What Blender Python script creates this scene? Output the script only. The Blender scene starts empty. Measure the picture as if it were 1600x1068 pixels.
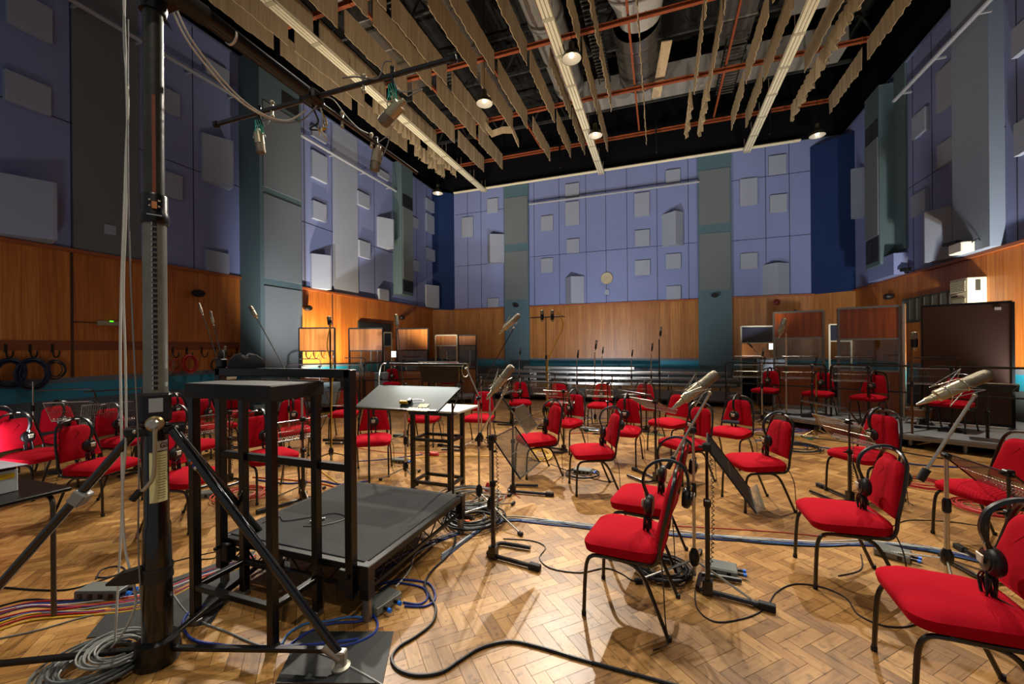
import bpy, math, random
from mathutils import Vector as V, Matrix
random.seed(7)
PI=math.pi
S=bpy.context.scene; COL=S.collection
# ---------------------------------------------------------------- camera: 14 mm lens, 1.6 m above the floor, room axis is +Y
F=640.;CH=1.6;YAW=math.atan(232/640.);ROLL=.008;SH=9.
Fw=V((-math.sin(YAW),math.cos(YAW),0));Rt=V((math.cos(YAW),math.sin(YAW),0))
cr,sr=math.cos(ROLL),math.sin(ROLL)
CX=V((Rt.x*cr,Rt.y*cr,-sr));CY=V((Rt.x*sr,Rt.y*sr,cr));EYE=V((0,0,CH))
def ray(x,y): return Fw+CX*((x-800)/F)+CY*((534-y+SH)/F)
def P(x,y,z=0.):
    d=ray(x,y); return EYE+d*((z-CH)/d.z)
def oX(x,y,X):
    d=ray(x,y); return EYE+d*(X/d.x)
def oY(x,y,Y):
    d=ray(x,y); return EYE+d*(Y/d.y)
def at(x,y,d): return EYE+ray(x,y)*d
cam=bpy.data.cameras.new('camera'); co=bpy.data.objects.new('camera',cam); COL.objects.link(co)
cam.sensor_width=36; cam.lens=36*F/1600; cam.shift_y=SH/1600; cam.clip_start=.02; cam.clip_end=100
m=Matrix((( CX.x,CY.x,-Fw.x,0),(CX.y,CY.y,-Fw.y,0),(CX.z,CY.z,-Fw.z,CH),(0,0,0,1)))
co.matrix_world=m; S.camera=co
# ---------------------------------------------------------------- materials
def srgb(h):
    f=lambda c: c/12.92 if c<=.04045 else ((c+.055)/1.055)**2.4
    return tuple(f(int(h[i:i+2],16)/255) for i in (0,2,4))+(1,)
MC={}
def mat(name,col,rough=.5,metal=0.,var=.12,scale=6.,bump=0.,coat=0.,emit=None,estr=0.,alpha=1.,trans=0.,spec=.5):
    if name in MC: return MC[name]
    m=bpy.data.materials.new(name); m.use_nodes=True; n=m.node_tree.nodes; l=m.node_tree.links
    b=n['Principled BSDF']; c=srgb(col) if isinstance(col,str) else tuple(col)+(1,)
    b.inputs['Roughness'].default_value=rough; b.inputs['Metallic'].default_value=metal
    b.inputs['Specular IOR Level'].default_value=spec
    if coat: b.inputs['Coat Weight'].default_value=coat
    if trans: b.inputs['Transmission Weight'].default_value=trans
    if alpha<1: b.inputs['Alpha'].default_value=alpha
    tc=n.new('ShaderNodeTexCoord'); ns=n.new('ShaderNodeTexNoise'); ns.inputs['Scale'].default_value=scale; ns.inputs['Detail'].default_value=4
    l.new(tc.outputs['Object'],ns.inputs['Vector'])
    mx=n.new('ShaderNodeMix'); mx.data_type='RGBA'
    mx.inputs[6].default_value=tuple(x*(1-var) for x in c[:3])+(1,); mx.inputs[7].default_value=tuple(min(1,x*(1+var)) for x in c[:3])+(1,)
    l.new(ns.outputs[0],mx.inputs[0]); l.new(mx.outputs[2],b.inputs['Base Color'])
    if bump:
        bp=n.new('ShaderNodeBump'); bp.inputs['Strength'].default_value=bump; bp.inputs['Distance'].default_value=.01
        l.new(ns.outputs[0],bp.inputs['Height']); l.new(bp.outputs[0],b.inputs['Normal'])
    if emit:
        b.inputs['Emission Color'].default_value=srgb(emit); b.inputs['Emission Strength'].default_value=estr
    MC[name]=m; return m
def wood(name,c0,c1,c2,axis=(1,0,0),board=.14,rough=.42,grain=1.,bands=True):
    """upright veneer boards: tone per board plus long grain (object space = world space)"""
    if name in MC: return MC[name]
    m=bpy.data.materials.new(name); m.use_nodes=True; n=m.node_tree.nodes; l=m.node_tree.links; b=n['Principled BSDF']
    tc=n.new('ShaderNodeTexCoord'); dot=n.new('ShaderNodeVectorMath'); dot.operation='DOT_PRODUCT'; dot.inputs[1].default_value=axis
    l.new(tc.outputs['Object'],dot.inputs[0])
    dv=n.new('ShaderNodeMath'); dv.operation='DIVIDE'; dv.inputs[1].default_value=board; l.new(dot.outputs['Value'],dv.inputs[0])
    fl=n.new('ShaderNodeMath'); fl.operation='FLOOR'; l.new(dv.outputs[0],fl.inputs[0])
    wn=n.new('ShaderNodeTexWhiteNoise'); wn.noise_dimensions='1D'; l.new(fl.outputs[0],wn.inputs['W'])
    mp=n.new('ShaderNodeMapping'); mp.inputs['Scale'].default_value=(22,22,.9); l.new(tc.outputs['Object'],mp.inputs[0])
    ad=n.new('ShaderNodeVectorMath'); ad.operation='ADD'; l.new(mp.outputs[0],ad.inputs[0]); l.new(wn.outputs['Color'],ad.inputs[1])
    ns=n.new('ShaderNodeTexNoise'); ns.inputs['Scale'].default_value=1.; ns.inputs['Detail'].default_value=5; ns.inputs['Distortion'].default_value=.6
    l.new(ad.outputs[0],ns.inputs['Vector'])
    cr_=n.new('ShaderNodeValToRGB'); e=cr_.color_ramp.elements; e[0].position=.22; e[0].color=srgb(c0); e[1].position=.80; e[1].color=srgb(c2)
    k=e.new(.5); k.color=srgb(c1)
    mm=n.new('ShaderNodeMath'); mm.operation='MULTIPLY_ADD'; mm.inputs[1].default_value=.20 if bands else .1; mm.inputs[2].default_value=-.10 if bands else -.05
    l.new(wn.outputs[0],mm.inputs[0])
    a2=n.new('ShaderNodeMath'); a2.operation='ADD'; l.new(mm.outputs[0],a2.inputs[0]); l.new(ns.outputs[0],a2.inputs[1])
    l.new(a2.outputs[0],cr_.inputs[0])
    fr=n.new('ShaderNodeMath'); fr.operation='FRACT'; l.new(dv.outputs[0],fr.inputs[0])
    lt=n.new('ShaderNodeMath'); lt.operation='LESS_THAN'; lt.inputs[1].default_value=.018 if bands else 0.; l.new(fr.outputs[0],lt.inputs[0])
    mx=n.new('ShaderNodeMix'); mx.data_type='RGBA'; mx.inputs[7].default_value=tuple(x*.35 for x in srgb(c0)[:3])+(1,)
    l.new(lt.outputs[0],mx.inputs[0]); l.new(cr_.outputs[0],mx.inputs[6]); l.new(mx.outputs[2],b.inputs['Base Color'])
    b.inputs['Roughness'].default_value=rough
    MC[name]=m; return m
# ---------------------------------------------------------------- mesh builder
def basis(d,up=V((0,0,1))):
    d=V(d).normalized(); u=V(up)
    if abs(d.dot(u))>.98: u=V((0,1,0)) if abs(d.y)<.9 else V((1,0,0))
    x=u.cross(d).normalized(); y=d.cross(x).normalized(); return x,y,d
def cat(pts,n=8,closed=False):
    pts=[V(p) for p in pts]; o=[]; N=len(pts)
    rng=range(N) if closed else range(N-1)
    for i in rng:
        if closed: p0,p1,p2,p3=pts[i-1],pts[i],pts[(i+1)%N],pts[(i+2)%N]
        else: p0,p1,p2,p3=pts[max(i-1,0)],pts[i],pts[i+1],pts[min(i+2,N-1)]
        for k in range(n):
            t=k/n; o.append(.5*((2*p1)+(p2-p0)*t+(2*p0-5*p1+4*p2-p3)*t*t+(3*p1-p0-3*p2+p3)*t**3))
    if not closed: o.append(pts[-1])
    return o
def fillet(pts,r,n=5):
    pts=[V(p) for p in pts]; o=[pts[0]]
    for i in range(1,len(pts)-1):
        a,b,c=pts[i-1],pts[i],pts[i+1]; u=(a-b);w=(c-b); k=min(r,u.length*.49,w.length*.49); u.normalize();w.normalize()
        s,e=b+u*k,b+w*k
        for j in range(n+1):
            t=j/n; o.append(s*(1-t)**2+b*2*t*(1-t)+e*t*t)
    o.append(pts[-1]); return o
class M:
    def __init__(s): s.v=[];s.f=[];s.uv={}
    def quad(s,a,b,c,d):
        i=len(s.v); s.v+=[V(a),V(b),V(c),V(d)]; s.f.append((i,i+1,i+2,i+3)); return s
    def box(s,c,sz,rz=0.,R=None,bev=0.):
        R=R or Matrix.Rotation(rz,3,'Z'); c=V(c); hx,hy,hz=sz[0]/2,sz[1]/2,sz[2]/2
        if bev>0:
            b=min(bev,hx*.9,hy*.9,hz*.9); i=len(s.v)
            # 24-vertex chamfered box
            idx={}
            for sx in(-1,1):
                for sy in(-1,1):
                    for sz_ in(-1,1):
                        for k,(dx,dy,dz) in enumerate(((0,b,b),(b,0,b),(b,b,0))):
                            idx[sx,sy,sz_,k]=len(s.v); s.v.append(c+R@V((sx*(hx-dx),sy*(hy-dy),sz_*(hz-dz))))
            q=lambda *a:s.f.append(tuple(idx[x] for x in a))
            for g in(-1,1):
                o=[(-1,-1),(1,-1),(1,1),(-1,1)]; o=o if g>0 else o[::-1]
                q(*[(g,a,b_,0) for a,b_ in o]); q(*[(b_,g,a,1) for a,b_ in o]); q(*[(a,b_,g,2) for a,b_ in o])
            for a in(-1,1):
                for b_ in(-1,1):
                    w=a*b_
                    e=[(a,b_,-1,0),(a,b_,-1,1),(a,b_,1,1),(a,b_,1,0)]; q(*(e if w<0 else e[::-1]))
                    e=[(a,-1,b_,0),(a,-1,b_,2),(a,1,b_,2),(a,1,b_,0)]; q(*(e[::-1] if w<0 else e))
                    e=[(-1,a,b_,1),(-1,a,b_,2),(1,a,b_,2),(1,a,b_,1)]; q(*(e if w<0 else e[::-1]))
                    for z in(-1,1):
                        e=[(a,b_,z,0),(a,b_,z,1),(a,b_,z,2)]; q(*(e if w*z>0 else e[::-1]))
            return s
        i=len(s.v)
        for x in(-hx,hx):
            for y in(-hy,hy):
                for z in(-hz,hz): s.v.append(c+R@V((x,y,z)))
        for f in((0,1,3,2),(4,6,7,5),(0,4,5,1),(2,3,7,6),(0,2,6,4),(1,5,7,3)): s.f.append(tuple(i+k for k in f))
        return s
    def bx(s,x0,x1,y0,y1,z0,z1,bev=0.): return s.box(((x0+x1)/2,(y0+y1)/2,(z0+z1)/2),(abs(x1-x0),abs(y1-y0),abs(z1-z0)),bev=bev)
    def bar(s,a,b,w,h=None,up=V((0,0,1)),bev=0.):
        a,b=V(a),V(b); x,y,d=basis(b-a,up); R=Matrix((x,y,d)).transposed()
        return s.box((a+b)/2,(w,h or w,(b-a).length),R=R,bev=bev)
    def tube(s,pts,r,seg=8,closed=False,cap=True):
        pts=[V(p) for p in pts]; N=len(pts); rr=r if isinstance(r,(list,tuple)) else [r]*N
        T=[]
        for i in range(N):
            a=pts[i-1] if (i or closed) else pts[0]; b=pts[(i+1)%N] if (i<N-1 or closed) else pts[-1]
            t=b-a; T.append(t.normalized() if t.length>1e-9 else V((0,0,1)))
        x,y,_=basis(T[0]); i0=len(s.v)
        for i in range(N):
            x=(x-T[i]*x.dot(T[i])).normalized(); y=T[i].cross(x)
            for k in range(seg):
                a=2*PI*k/seg; s.v.append(pts[i]+(x*math.cos(a)+y*math.sin(a))*rr[i])
        for i in range(N if closed else N-1):
            j=(i+1)%N
            for k in range(seg):
                l=(k+1)%seg; s.f.append((i0+i*seg+k,i0+i*seg+l,i0+j*seg+l,i0+j*seg+k))
        if cap and not closed:
            s.f.append(tuple(i0+k for k in range(seg))[::-1]); s.f.append(tuple(i0+(N-1)*seg+k for k in range(seg)))
        return s
    def cyl(s,a,b,r,r2=None,seg=14): return s.tube([a,b],[r,r if r2 is None else r2],seg)
    def lathe(s,prof,o=(0,0,0),ax=(0,0,1),seg=20,cap=True):
        o=V(o); x,y,d=basis(ax); i0=len(s.v); n=len(prof)
        for r,h in prof:
            for k in range(seg):
                a=2*PI*k/seg; s.v.append(o+d*h+(x*math.cos(a)+y*math.sin(a))*max(r,1e-4))
        for i in range(n-1):
            for k in range(seg):
                l=(k+1)%seg; s.f.append((i0+i*seg+k,i0+i*seg+l,i0+(i+1)*seg+l,i0+(i+1)*seg+k))
        if cap and prof[0][0]>2e-4: s.f.append(tuple(i0+k for k in range(seg))[::-1])
        if cap and prof[-1][0]>2e-4: s.f.append(tuple(i0+(n-1)*seg+k for k in range(seg)))
        return s
    def rings(s,rs,caps=True):
        """loft through rings of equal length"""
        i0=len(s.v); n=len(rs[0])
        for r in rs: s.v+=[V(p) for p in r]
        for i in range(len(rs)-1):
            for k in range(n):
                l=(k+1)%n; s.f.append((i0+i*n+k,i0+i*n+l,i0+(i+1)*n+l,i0+(i+1)*n+k))
        if caps: s.f.append(tuple(i0+k for k in range(n))[::-1]); s.f.append(tuple(i0+(len(rs)-1)*n+k for k in range(n)))
        return s
    def ball(s,c,r,seg=12,sq=1.):
        return s.lathe([(r*math.sin(PI*i/8),-r*sq*math.cos(PI*i/8)) for i in range(9)],c,seg=seg)
    def build(s,name,m,parent=None,smooth=True,world=True):
        off=V((0,0,0))
        if parent is not None and world:
            q=parent
            while q is not None: off+=V(q.location); q=q.parent
        me=bpy.data.meshes.new(name); me.from_pydata([tuple(v-off) for v in s.v],[],s.f); me.update()
        if s.uv:
            pass
        me.materials.append(m)
        if smooth:
            for p in me.polygons: p.use_smooth=True
            try: me.set_sharp_from_angle(angle=math.radians(38))
            except Exception: pass
        o=bpy.data.objects.new(name,me); COL.objects.link(o)
        if parent is not None: o.parent=parent
        return o
def struct(o): o['kind']='structure'; return o
def tag(o,label,cat_,group=None,kind=None):
    o['label']=label; o['category']=cat_
    if group: o['group']=group
    if kind: o['kind']=kind
    return o
def thing(name,label,cat_,loc=(0,0,0),group=None):
    o=bpy.data.objects.new(name,None); COL.objects.link(o); o.location=loc; o.empty_display_size=.1
    return tag(o,label,cat_,group)
def place(o,loc,rz): o.location=loc; o.rotation_euler=(0,0,rz)
def dup(root,loc,rz,label=None,group=None):
    r=root.copy(); COL.objects.link(r); r.location=loc; r.rotation_euler=(0,0,rz)
    if label: r['label']=label
    if group: r['group']=group
    for ch in list(root.children):
        c=ch.copy(); COL.objects.link(c); c.parent=r
        for g in list(ch.children):
            d=g.copy(); COL.objects.link(d); d.parent=c
    return r
# shared materials
BLACK=mat('black_paint','080808',.3,var=.3,scale=30,bump=.06)
BLKT=mat('black_tube','17120f',.28,var=.2,scale=20,coat=.3)
CHROME=mat('chrome','c4bfb2',.22,.85,var=.08)
STEEL=mat('galvanised_steel','8d8c86',.38,.9,var=.25,scale=40)
DARKM=mat('dark_metal','2a2927',.4,.7)
NICKEL=mat('nickel','b0a587',.32,.55,var=.08)
WHITE=mat('white_plastic','d8d5c8',.45)
RUBBER=mat('black_rubber','111111',.7)
GREY=mat('grey_box','7c8079',.45,.2,var=.08)
RED=mat('red_fabric','a2071b',.9,var=.12,scale=180,bump=.12,spec=.08)
BLUEW=mat('blue_wall','7680a7',.85,var=.04,scale=1.3,spec=.15)
BLUED=mat('navy_wall','14284f',.8,var=.06,scale=1.5,spec=.2)
PADM=mat('grey_pad','8b92a0',.85,var=.04,scale=2,spec=.15)
TEAL=mat('teal_paint','4d5f61',.6,var=.05,scale=1.5,spec=.3)
CYAN=mat('cyan_band','1d7f9c',.5,var=.06)
GREYP=mat('grey_panel','63696b',.8,var=.05,scale=1.5,spec=.2)
BLACKW=mat('black_curtain','0a090b',.9,var=.3,spec=.1)
# ================================================================ ROOM SHELL
XL,XR,YF,Y0=-10.3,6.3,18.0,-1.5
ZW0,ZW1,ZT=1.12,3.47,9.22        # wood dado bottom / top, top of blue wall
# floor: herringbone parquet blocks, each its own island in one mesh
def floor_mat():
    m=bpy.data.materials.new('parquet'); m.use_nodes=True; n=m.node_tree.nodes; l=m.node_tree.links; b=n['Principled BSDF']
    g=n.new('ShaderNodeNewGeometry'); uv=n.new('ShaderNodeUVMap')
    cmb=n.new('ShaderNodeCombineXYZ'); l.new(g.outputs['Random Per Island'],cmb.inputs[2])
    mul=n.new('ShaderNodeVectorMath'); mul.operation='MULTIPLY'; mul.inputs[1].default_value=(5.,60.,1)
    l.new(uv.outputs[0],mul.inputs[0])
    sc=n.new('ShaderNodeVectorMath'); sc.operation='SCALE'; sc.inputs['Scale'].default_value=57.; l.new(cmb.outputs[0],sc.inputs[0])
    ad=n.new('ShaderNodeVectorMath'); ad.operation='ADD'; l.new(mul.outputs[0],ad.inputs[0]); l.new(sc.outputs[0],ad.inputs[1])
    ns=n.new('ShaderNodeTexNoise'); ns.inputs['Detail'].default_value=6; ns.inputs['Distortion'].default_value=.5; ns.inputs['Scale'].default_value=1.; l.new(ad.outputs[0],ns.inputs['Vector'])
    tc=n.new('ShaderNodeTexCoord'); big=n.new('ShaderNodeTexNoise'); big.inputs['Scale'].default_value=.9; big.inputs['Detail'].default_value=7; big.inputs['Roughness'].default_value=.65; l.new(tc.outputs['Object'],big.inputs['Vector'])
    a=n.new('ShaderNodeMath'); a.operation='MULTIPLY_ADD'; a.inputs[1].default_value=.42; l.new(g.outputs['Random Per Island'],a.inputs[0])
    s2=n.new('ShaderNodeMath'); s2.operation='MULTIPLY'; s2.inputs[1].default_value=.55; l.new(ns.outputs[0],s2.inputs[0]); l.new(s2.outputs[0],a.inputs[2])
    r=n.new('ShaderNodeValToRGB'); e=r.color_ramp.elements; e[0].position=.12; e[0].color=srgb('64431f'); e[1].position=.85; e[1].color=srgb('c4985a')
    k=e.new(.45); k.color=srgb('9d713a'); l.new(a.outputs[0],r.inputs[0])
    # wear: darker grime in large soft patches
    r2=n.new('ShaderNodeValToRGB'); r2.color_ramp.elements[0].position=.36; r2.color_ramp.elements[0].color=(.5,.45,.38,1); r2.color_ramp.elements[1].position=.56; r2.color_ramp.elements[1].color=(1,1,1,1)
    l.new(big.outputs[0],r2.inputs[0])
    mx=n.new('ShaderNodeMix'); mx.data_type='RGBA'; mx.blend_type='MULTIPLY'; mx.inputs[0].default_value=.75
    l.new(r.outputs[0],mx.inputs[6]); l.new(r2.outputs[0],mx.inputs[7])
    fine=n.new('ShaderNodeTexNoise'); fine.inputs['Scale'].default_value=22; fine.inputs['Detail'].default_value=5; l.new(tc.outputs['Object'],fine.inputs['Vector'])
    r3=n.new('ShaderNodeValToRGB'); r3.color_ramp.elements[0].position=.30; r3.color_ramp.elements[0].color=(.35,.3,.25,1); r3.color_ramp.elements[1].position=.42; r3.color_ramp.elements[1].color=(1,1,1,1)
    l.new(fine.outputs[0],r3.inputs[0])
    mx2=n.new('ShaderNodeMix'); mx2.data_type='RGBA'; mx2.blend_type='MULTIPLY'; mx2.inputs[0].default_value=.7
    l.new(mx.outputs[2],mx2.inputs[6]); l.new(r3.outputs[0],mx2.inputs[7]); l.new(mx2.outputs[2],b.inputs['Base Color'])
    rr=n.new('ShaderNodeMapRange'); rr.inputs[3].default_value=.24; rr.inputs[4].default_value=.52; l.new(big.outputs[0],rr.inputs[0]); l.new(rr.outputs[0],b.inputs['Roughness'])
    bp=n.new('ShaderNodeBump'); bp.inputs['Strength'].default_value=.12; bp.inputs['Distance'].default_value=.004; l.new(ns.outputs[0],bp.inputs['Height']); l.new(bp.outputs[0],b.inputs['Normal'])
    return m
struct(M().bx(XL-.3,XR+.3,Y0,YF+.3,-.08,-.0015).build('floor',mat('floor_gap','2b1a0e',.8),smooth=False))
def parquet():
    W,L=.076,.228; gp=.0011; A=math.radians(-45); ca,sa=math.cos(A),math.sin(A); vs=[];fs=[];uvs=[]
    def add(x,y,w,h):
        c=(x+w/2,y+h/2); X=c[0]*ca-c[1]*sa+(-2); Y=c[0]*sa+c[1]*ca+9
        if not(XL<X<XR and Y0<Y<YF): return
        i=len(vs)
        for px,py in((x+gp,y+gp),(x+w-gp,y+gp),(x+w-gp,y+h-gp),(x+gp,y+h-gp)): vs.append((px*ca-py*sa-2,px*sa+py*ca+9,0))
        fs.append((i,i+1,i+2,i+3))
        uvs.extend([(0,0),(w,0),(w,h),(0,h)] if w>h else [(0,0),(0,w),(h,w),(h,0)])
    n=int(L/W)
    # herringbone lattice: horizontal block at (i*W+j*2L.., i*W), vertical block beside it
    R=16
    for k in range(-int(R/W),int(R/W)):
        for j in range(-int(R/L)-30,int(R/L)+30):
            ox=k*W+j*2*L; oy=k*W
            if abs(ox)>R or abs(oy)>R: continue
            add(ox,oy,L,W)
            add(ox+L,oy+W-L,W,L)
    me=bpy.data.meshes.new('parquet'); me.from_pydata(vs,[],fs); u=me.uv_layers.new(name='UVMap'); u.data.foreach_set('uv',[c for t in uvs for c in t])
    me.materials.append(floor_mat()); o=bpy.data.objects.new('floor_parquet',me); COL.objects.link(o); return o
struct(parquet())
WDL=wood('dado_wood_side','8a4a17','a65f22','bb7a35',(0,1,0),.22)
WDF=wood('dado_wood_far','7d4b1c','98612a','b07a3c',(1,0,0),.19)
WDR=WDL
CAPW=mat('dado_cap_wood','8a4a22',.5,var=.15)
# walls as slabs
def wallX(name,X,y0,y1,z0,z1,m,t=.3):
    s=-1 if X<0 else 1
    return struct(M().bx(X,X+s*t,y0,y1,z0,z1).build(name,m,smooth=False))
def wallY(name,x0,x1,z0,z1,m,Y=YF,t=.3): return struct(M().bx(x0,x1,Y,Y+t,z0,z1).build(name,m,smooth=False))
for nm,X,e in(('left',XL,16.9),('right',XR,16.9)):
    wallX('wall_'+nm+'_lower',X,Y0,YF+.3,0,.72,mat('lower_wall','46545c',.6,var=.06))
    wallX('trim_'+nm+'_cyan',X,Y0,YF+.3,.72,1.02,CYAN)
    wallX('trim_'+nm+'_grey',X,Y0,YF+.3,1.02,ZW0,mat('grey_strip','5b646b',.6))
    wallX('wall_'+nm+'_dado',X,Y0,YF+.3,ZW0,ZW1,WDL)
    wallX('wall_'+nm,X,Y0,YF+.3,ZW1,ZT,BLUEW)
    wallX('wall_'+nm+'_upper',X*1.0+(-.25 if X<0 else .25),Y0,YF+.3,ZT,13,BLACKW)
    s=1 if X<0 else -1
    struct(M().bx(X,X+s*.07,Y0,YF,ZW1-.03,ZW1+.035).build('trim_'+nm+'_dado_cap',CAPW,smooth=False))
    struct(M().bx(X-s*.02,X+s*.05,Y0,YF,ZT-.02,ZT+.03).build('trim_'+nm+'_top',mat('top_trim','5a6380',.7),smooth=False))
wallY('wall_far_lower',XL-.3,XR+.3,0,.72,MC['lower_wall']); wallY('trim_far_cyan',XL-.3,XR+.3,.72,1.02,CYAN)
wallY('trim_far_grey',XL-.3,XR+.3,1.02,ZW0,MC['grey_strip']); wallY('wall_far_dado',XL-.3,XR+.3,ZW0,ZW1,WDF)
wallY('wall_far',XL-.3,XR+.3,ZW1,ZT,BLUEW); wallY('wall_far_upper',XL-.3,XR+.3,ZT,13,BLACKW,Y=YF+.02)
struct(M().bx(XL,XR,YF-.07,YF,ZW1-.03,ZW1+.035).build('trim_far_dado_cap',CAPW,smooth=False))
struct(M().bx(XL-.4,XR+.4,Y0,YF+.4,12.6,12.9).build('ceiling',mat('ceiling_dark','15130f',.9,var=.3),smooth=False))
# splayed corners: navy above, wood below
def splay(nm,a,b,m,z0,z1):
    a,b=V(a),V(b); d=(b-a).normalized(); nn=V((d.y,-d.x,0)); 
    q=M(); i=[a,b,b+nn*-.05,a+nn*-.05]
    q.rings([[p+V((0,0,z0)) for p in i],[p+V((0,0,z1)) for p in i]]); return struct(q.build(nm,m,smooth=False))
for nm,a,b in(('left',(XL,17.25,0),(-9.5,YF,0)),('right',(5.25,YF,0),(XR,17.2,0))):
    splay('wall_'+nm+'_corner',a,b,BLUED,ZW1,ZT-.02 if nm=='left' else ZT-.3)
    splay('wall_'+nm+'_corner_dado',a,b,WDF,ZW0,ZW1); splay('trim_'+nm+'_corner_cyan',a,b,CYAN,.72,1.02)
# ---- grooves between the blue sheets
GRV=mat('groove','2b2c3c',.9)
def grooveY(X,y0,z0,y1,z1,w=.018):
    s=1 if X<0 else -1
    return struct(M().bx(X+s*.001,X+s*.006,min(y0,y1)-w/2,max(y0,y1)+w/2,min(z0,z1)-w/2,max(z0,z1)+w/2).build('trim_left_joint' if X<0 else 'trim_right_joint',GRV,smooth=False))
def grooveX(x0,z0,x1,z1,w=.02):
    return struct(M().bx(min(x0,x1)-w/2,max(x0,x1)+w/2,YF-.006,YF-.001,min(z0,z1)-w/2,max(z0,z1)+w/2).build('trim_far_joint',GRV,smooth=False))
for px in(112,303,441+35,519,558,585,651,667): y=oX(px,400,XL).y; grooveY(XL,y,ZW1,y,ZT)
for z in(oX(112,193,XL).z,): grooveY(XL,Y0,z,7.63,z)
z=oX(470,345,XL).z; grooveY(XL,8.93,z,14.15,z)
for px in(731,752,835,874,916,947,980,1027,1076,1197,1234): x=oY(px,400,YF).x; grooveX(x,ZW1,x,ZT)
for a,b,py in((712,788,413),(828,1090,390),(1143,1268,371)):
    z=oY((a+b)/2,py,YF).z; grooveX(oY(a,py,YF).x,z,oY(b,py,YF).x,z)
z=oY(748,331,YF).z; grooveX(oY(712,py,YF).x,z,oY(788,py,YF).x,z); grooveX(oY(1143,py,YF).x,z-.1,oY(1268,py,YF).x,z-.1)
for px in(1427,1457,1590): y=oX(px,300,XR).y; grooveY(XR,y,ZW1,y,ZT)
z=oX(1450,275,XR).z; grooveY(XR,10.7,z,14.0,z)
# dado joints on the left wall
for px,h in((112,1),(519,1)): 
    y=oX(px,450,XL).y; struct(M().bx(XL,XL+.012,y-.02,y+.02,ZW0,ZW1-.03).build('trim_left_dado_joint',mat('joint_wood','3a1d0c',.8),smooth=False))
y=oX(374,500,XL).y
# ---- tall flush grey panels, pilasters, duct casings
def fixed(name,label,cat_,q,m,group=None,smooth=False):
    o=q.build(name,m,smooth=smooth); return tag(o,label,cat_,group)
yA,yB=oX(113,300,XL).y,oX(217,300,XL).y
fixed('wall_panel','wide grey acoustic sheet on the left wall behind the crank stand','wall panel',M().bx(XL,XL+.03,yA,yB,ZW1+.04,ZT-.02),GREYP)
yA,yB=oX(520,300,XL).y,oX(558,300,XL).y
fixed('wall_panel','tall pale grey acoustic sheet on the left wall between the two pilasters','wall panel',M().bx(XL,XL+.03,yA,yB,ZW1+.04,ZT-.02),PADM)
q=M().bx(XL,-9.57,7.63,8.93,0,9.25)
pil=thing('pilaster','thick teal pilaster clad in dark grey sheets on the left wall','pilaster',(-9.9,8.3,0)); q.build('casing',TEAL,pil,smooth=False)
for z0,z1 in((.95+.1,3.25),(3.45,5.62),(5.8,8.0)): M().bx(-9.57,-9.535,7.72,8.88,z0,z1).build('facing_sheet',GREYP,pil,smooth=False)
M().bx(-9.57,-9.555,8.3,8.85,8.15,8.6).build('vent',mat('vent_dark','131313',.6),pil,smooth=False)
def ductcase(label,x0,x1,y0,y1,z0,z1,side,vz):
    t=thing('duct_casing',label,'duct casing',((x0+x1)/2,(y0+y1)/2,z0)); M().bx(x0,x1,y0,y1,z0,z1).build('casing',TEAL,t,smooth=False)
    xf=x1 if side>0 else x0
    M().bx(xf,xf+side*.03,y0+.04,y1-.04,vz[0],vz[1]).build('facing_sheet',GREYP,t,smooth=False)
    for a,b in((vz[1]+.03,vz[1]+.55),(z0+.12,vz[0]-.03)):
        g=M().bx(xf,xf+side*.012,y0+.06,y1-.04,a,b).build('vent',MC['vent_dark'],t,smooth=False)
        h=M(); k=int((b-a)/.06)
        for i in range(1,k): h.bx(xf+side*.012,xf+side*.02,y0+.06,y1-.04,a+i*.06-.008,a+i*.06+.008)
        h.bx(xf+side*.012,xf+side*.024,(y0+y1)/2-.01,(y0+y1)/2+.01,a,b); h.build('slats',DARKM,g,smooth=False)
    return t
ductcase('teal duct casing with two vents on the left wall near the corner',XL,-9.85,14.15,14.95,oX(620,460,XL).z-.02,9.25,1,(4.45,7.4))
ductcase('teal duct casing with two vents on the right wall',5.9,XR,14.56,15.41,oY(1385,412,14.56).z,9.0,-1,(4.75,7.55))
q=M().bx(5.98,XR,14.02,15.5,ZW1+.04,oY(1398,400,14.5).z-.0)
fixed('wall_box','low lavender box on the dado cap beneath the right duct casing','wall box',q,BLUEW)
yA,yB=oX(1402,300,XR).y,oX(1419,300,XR).y
fixed('wall_panel','narrow teal strip up the right wall beside the duct casing','wall panel',M().bx(XR-.06,XR,yB,yA,4.2,ZT),TEAL)
fixed('wall_panel','tall grey projecting panel on the right wall above the white flood lamp','wall panel',M().bx(6.07,XR,10.72,oX(1488,300,6.07).y,ZW1+.04,ZT),mat('pale_panel','7b8897',.8,var=.04,scale=1.5))
# columns on the far wall
def col(px0,px1,label):
    x0,x1=oY(px0,400,17.9).x,oY(px1,400,17.9).x; t=thing('pilaster',label,'pilaster',((x0+x1)/2,17.95,0))
    M().bx(x0,x1,17.88,YF,0,ZT).build('casing',mat('teal_far','456069',.6,var=.05),t,smooth=False)
    for z0,z1 in((ZW1+.35,6.05),(6.4,8.55)): M().bx(x0+.04,x1-.04,17.855,17.88,z0,z1).build('facing_sheet',GREYP,t,smooth=False)
    return t
col(788,826,'teal far wall pilaster with grey sheets left of the clock'); col(1091,1143,'wide teal far wall pilaster with grey sheets right of the clock')
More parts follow.
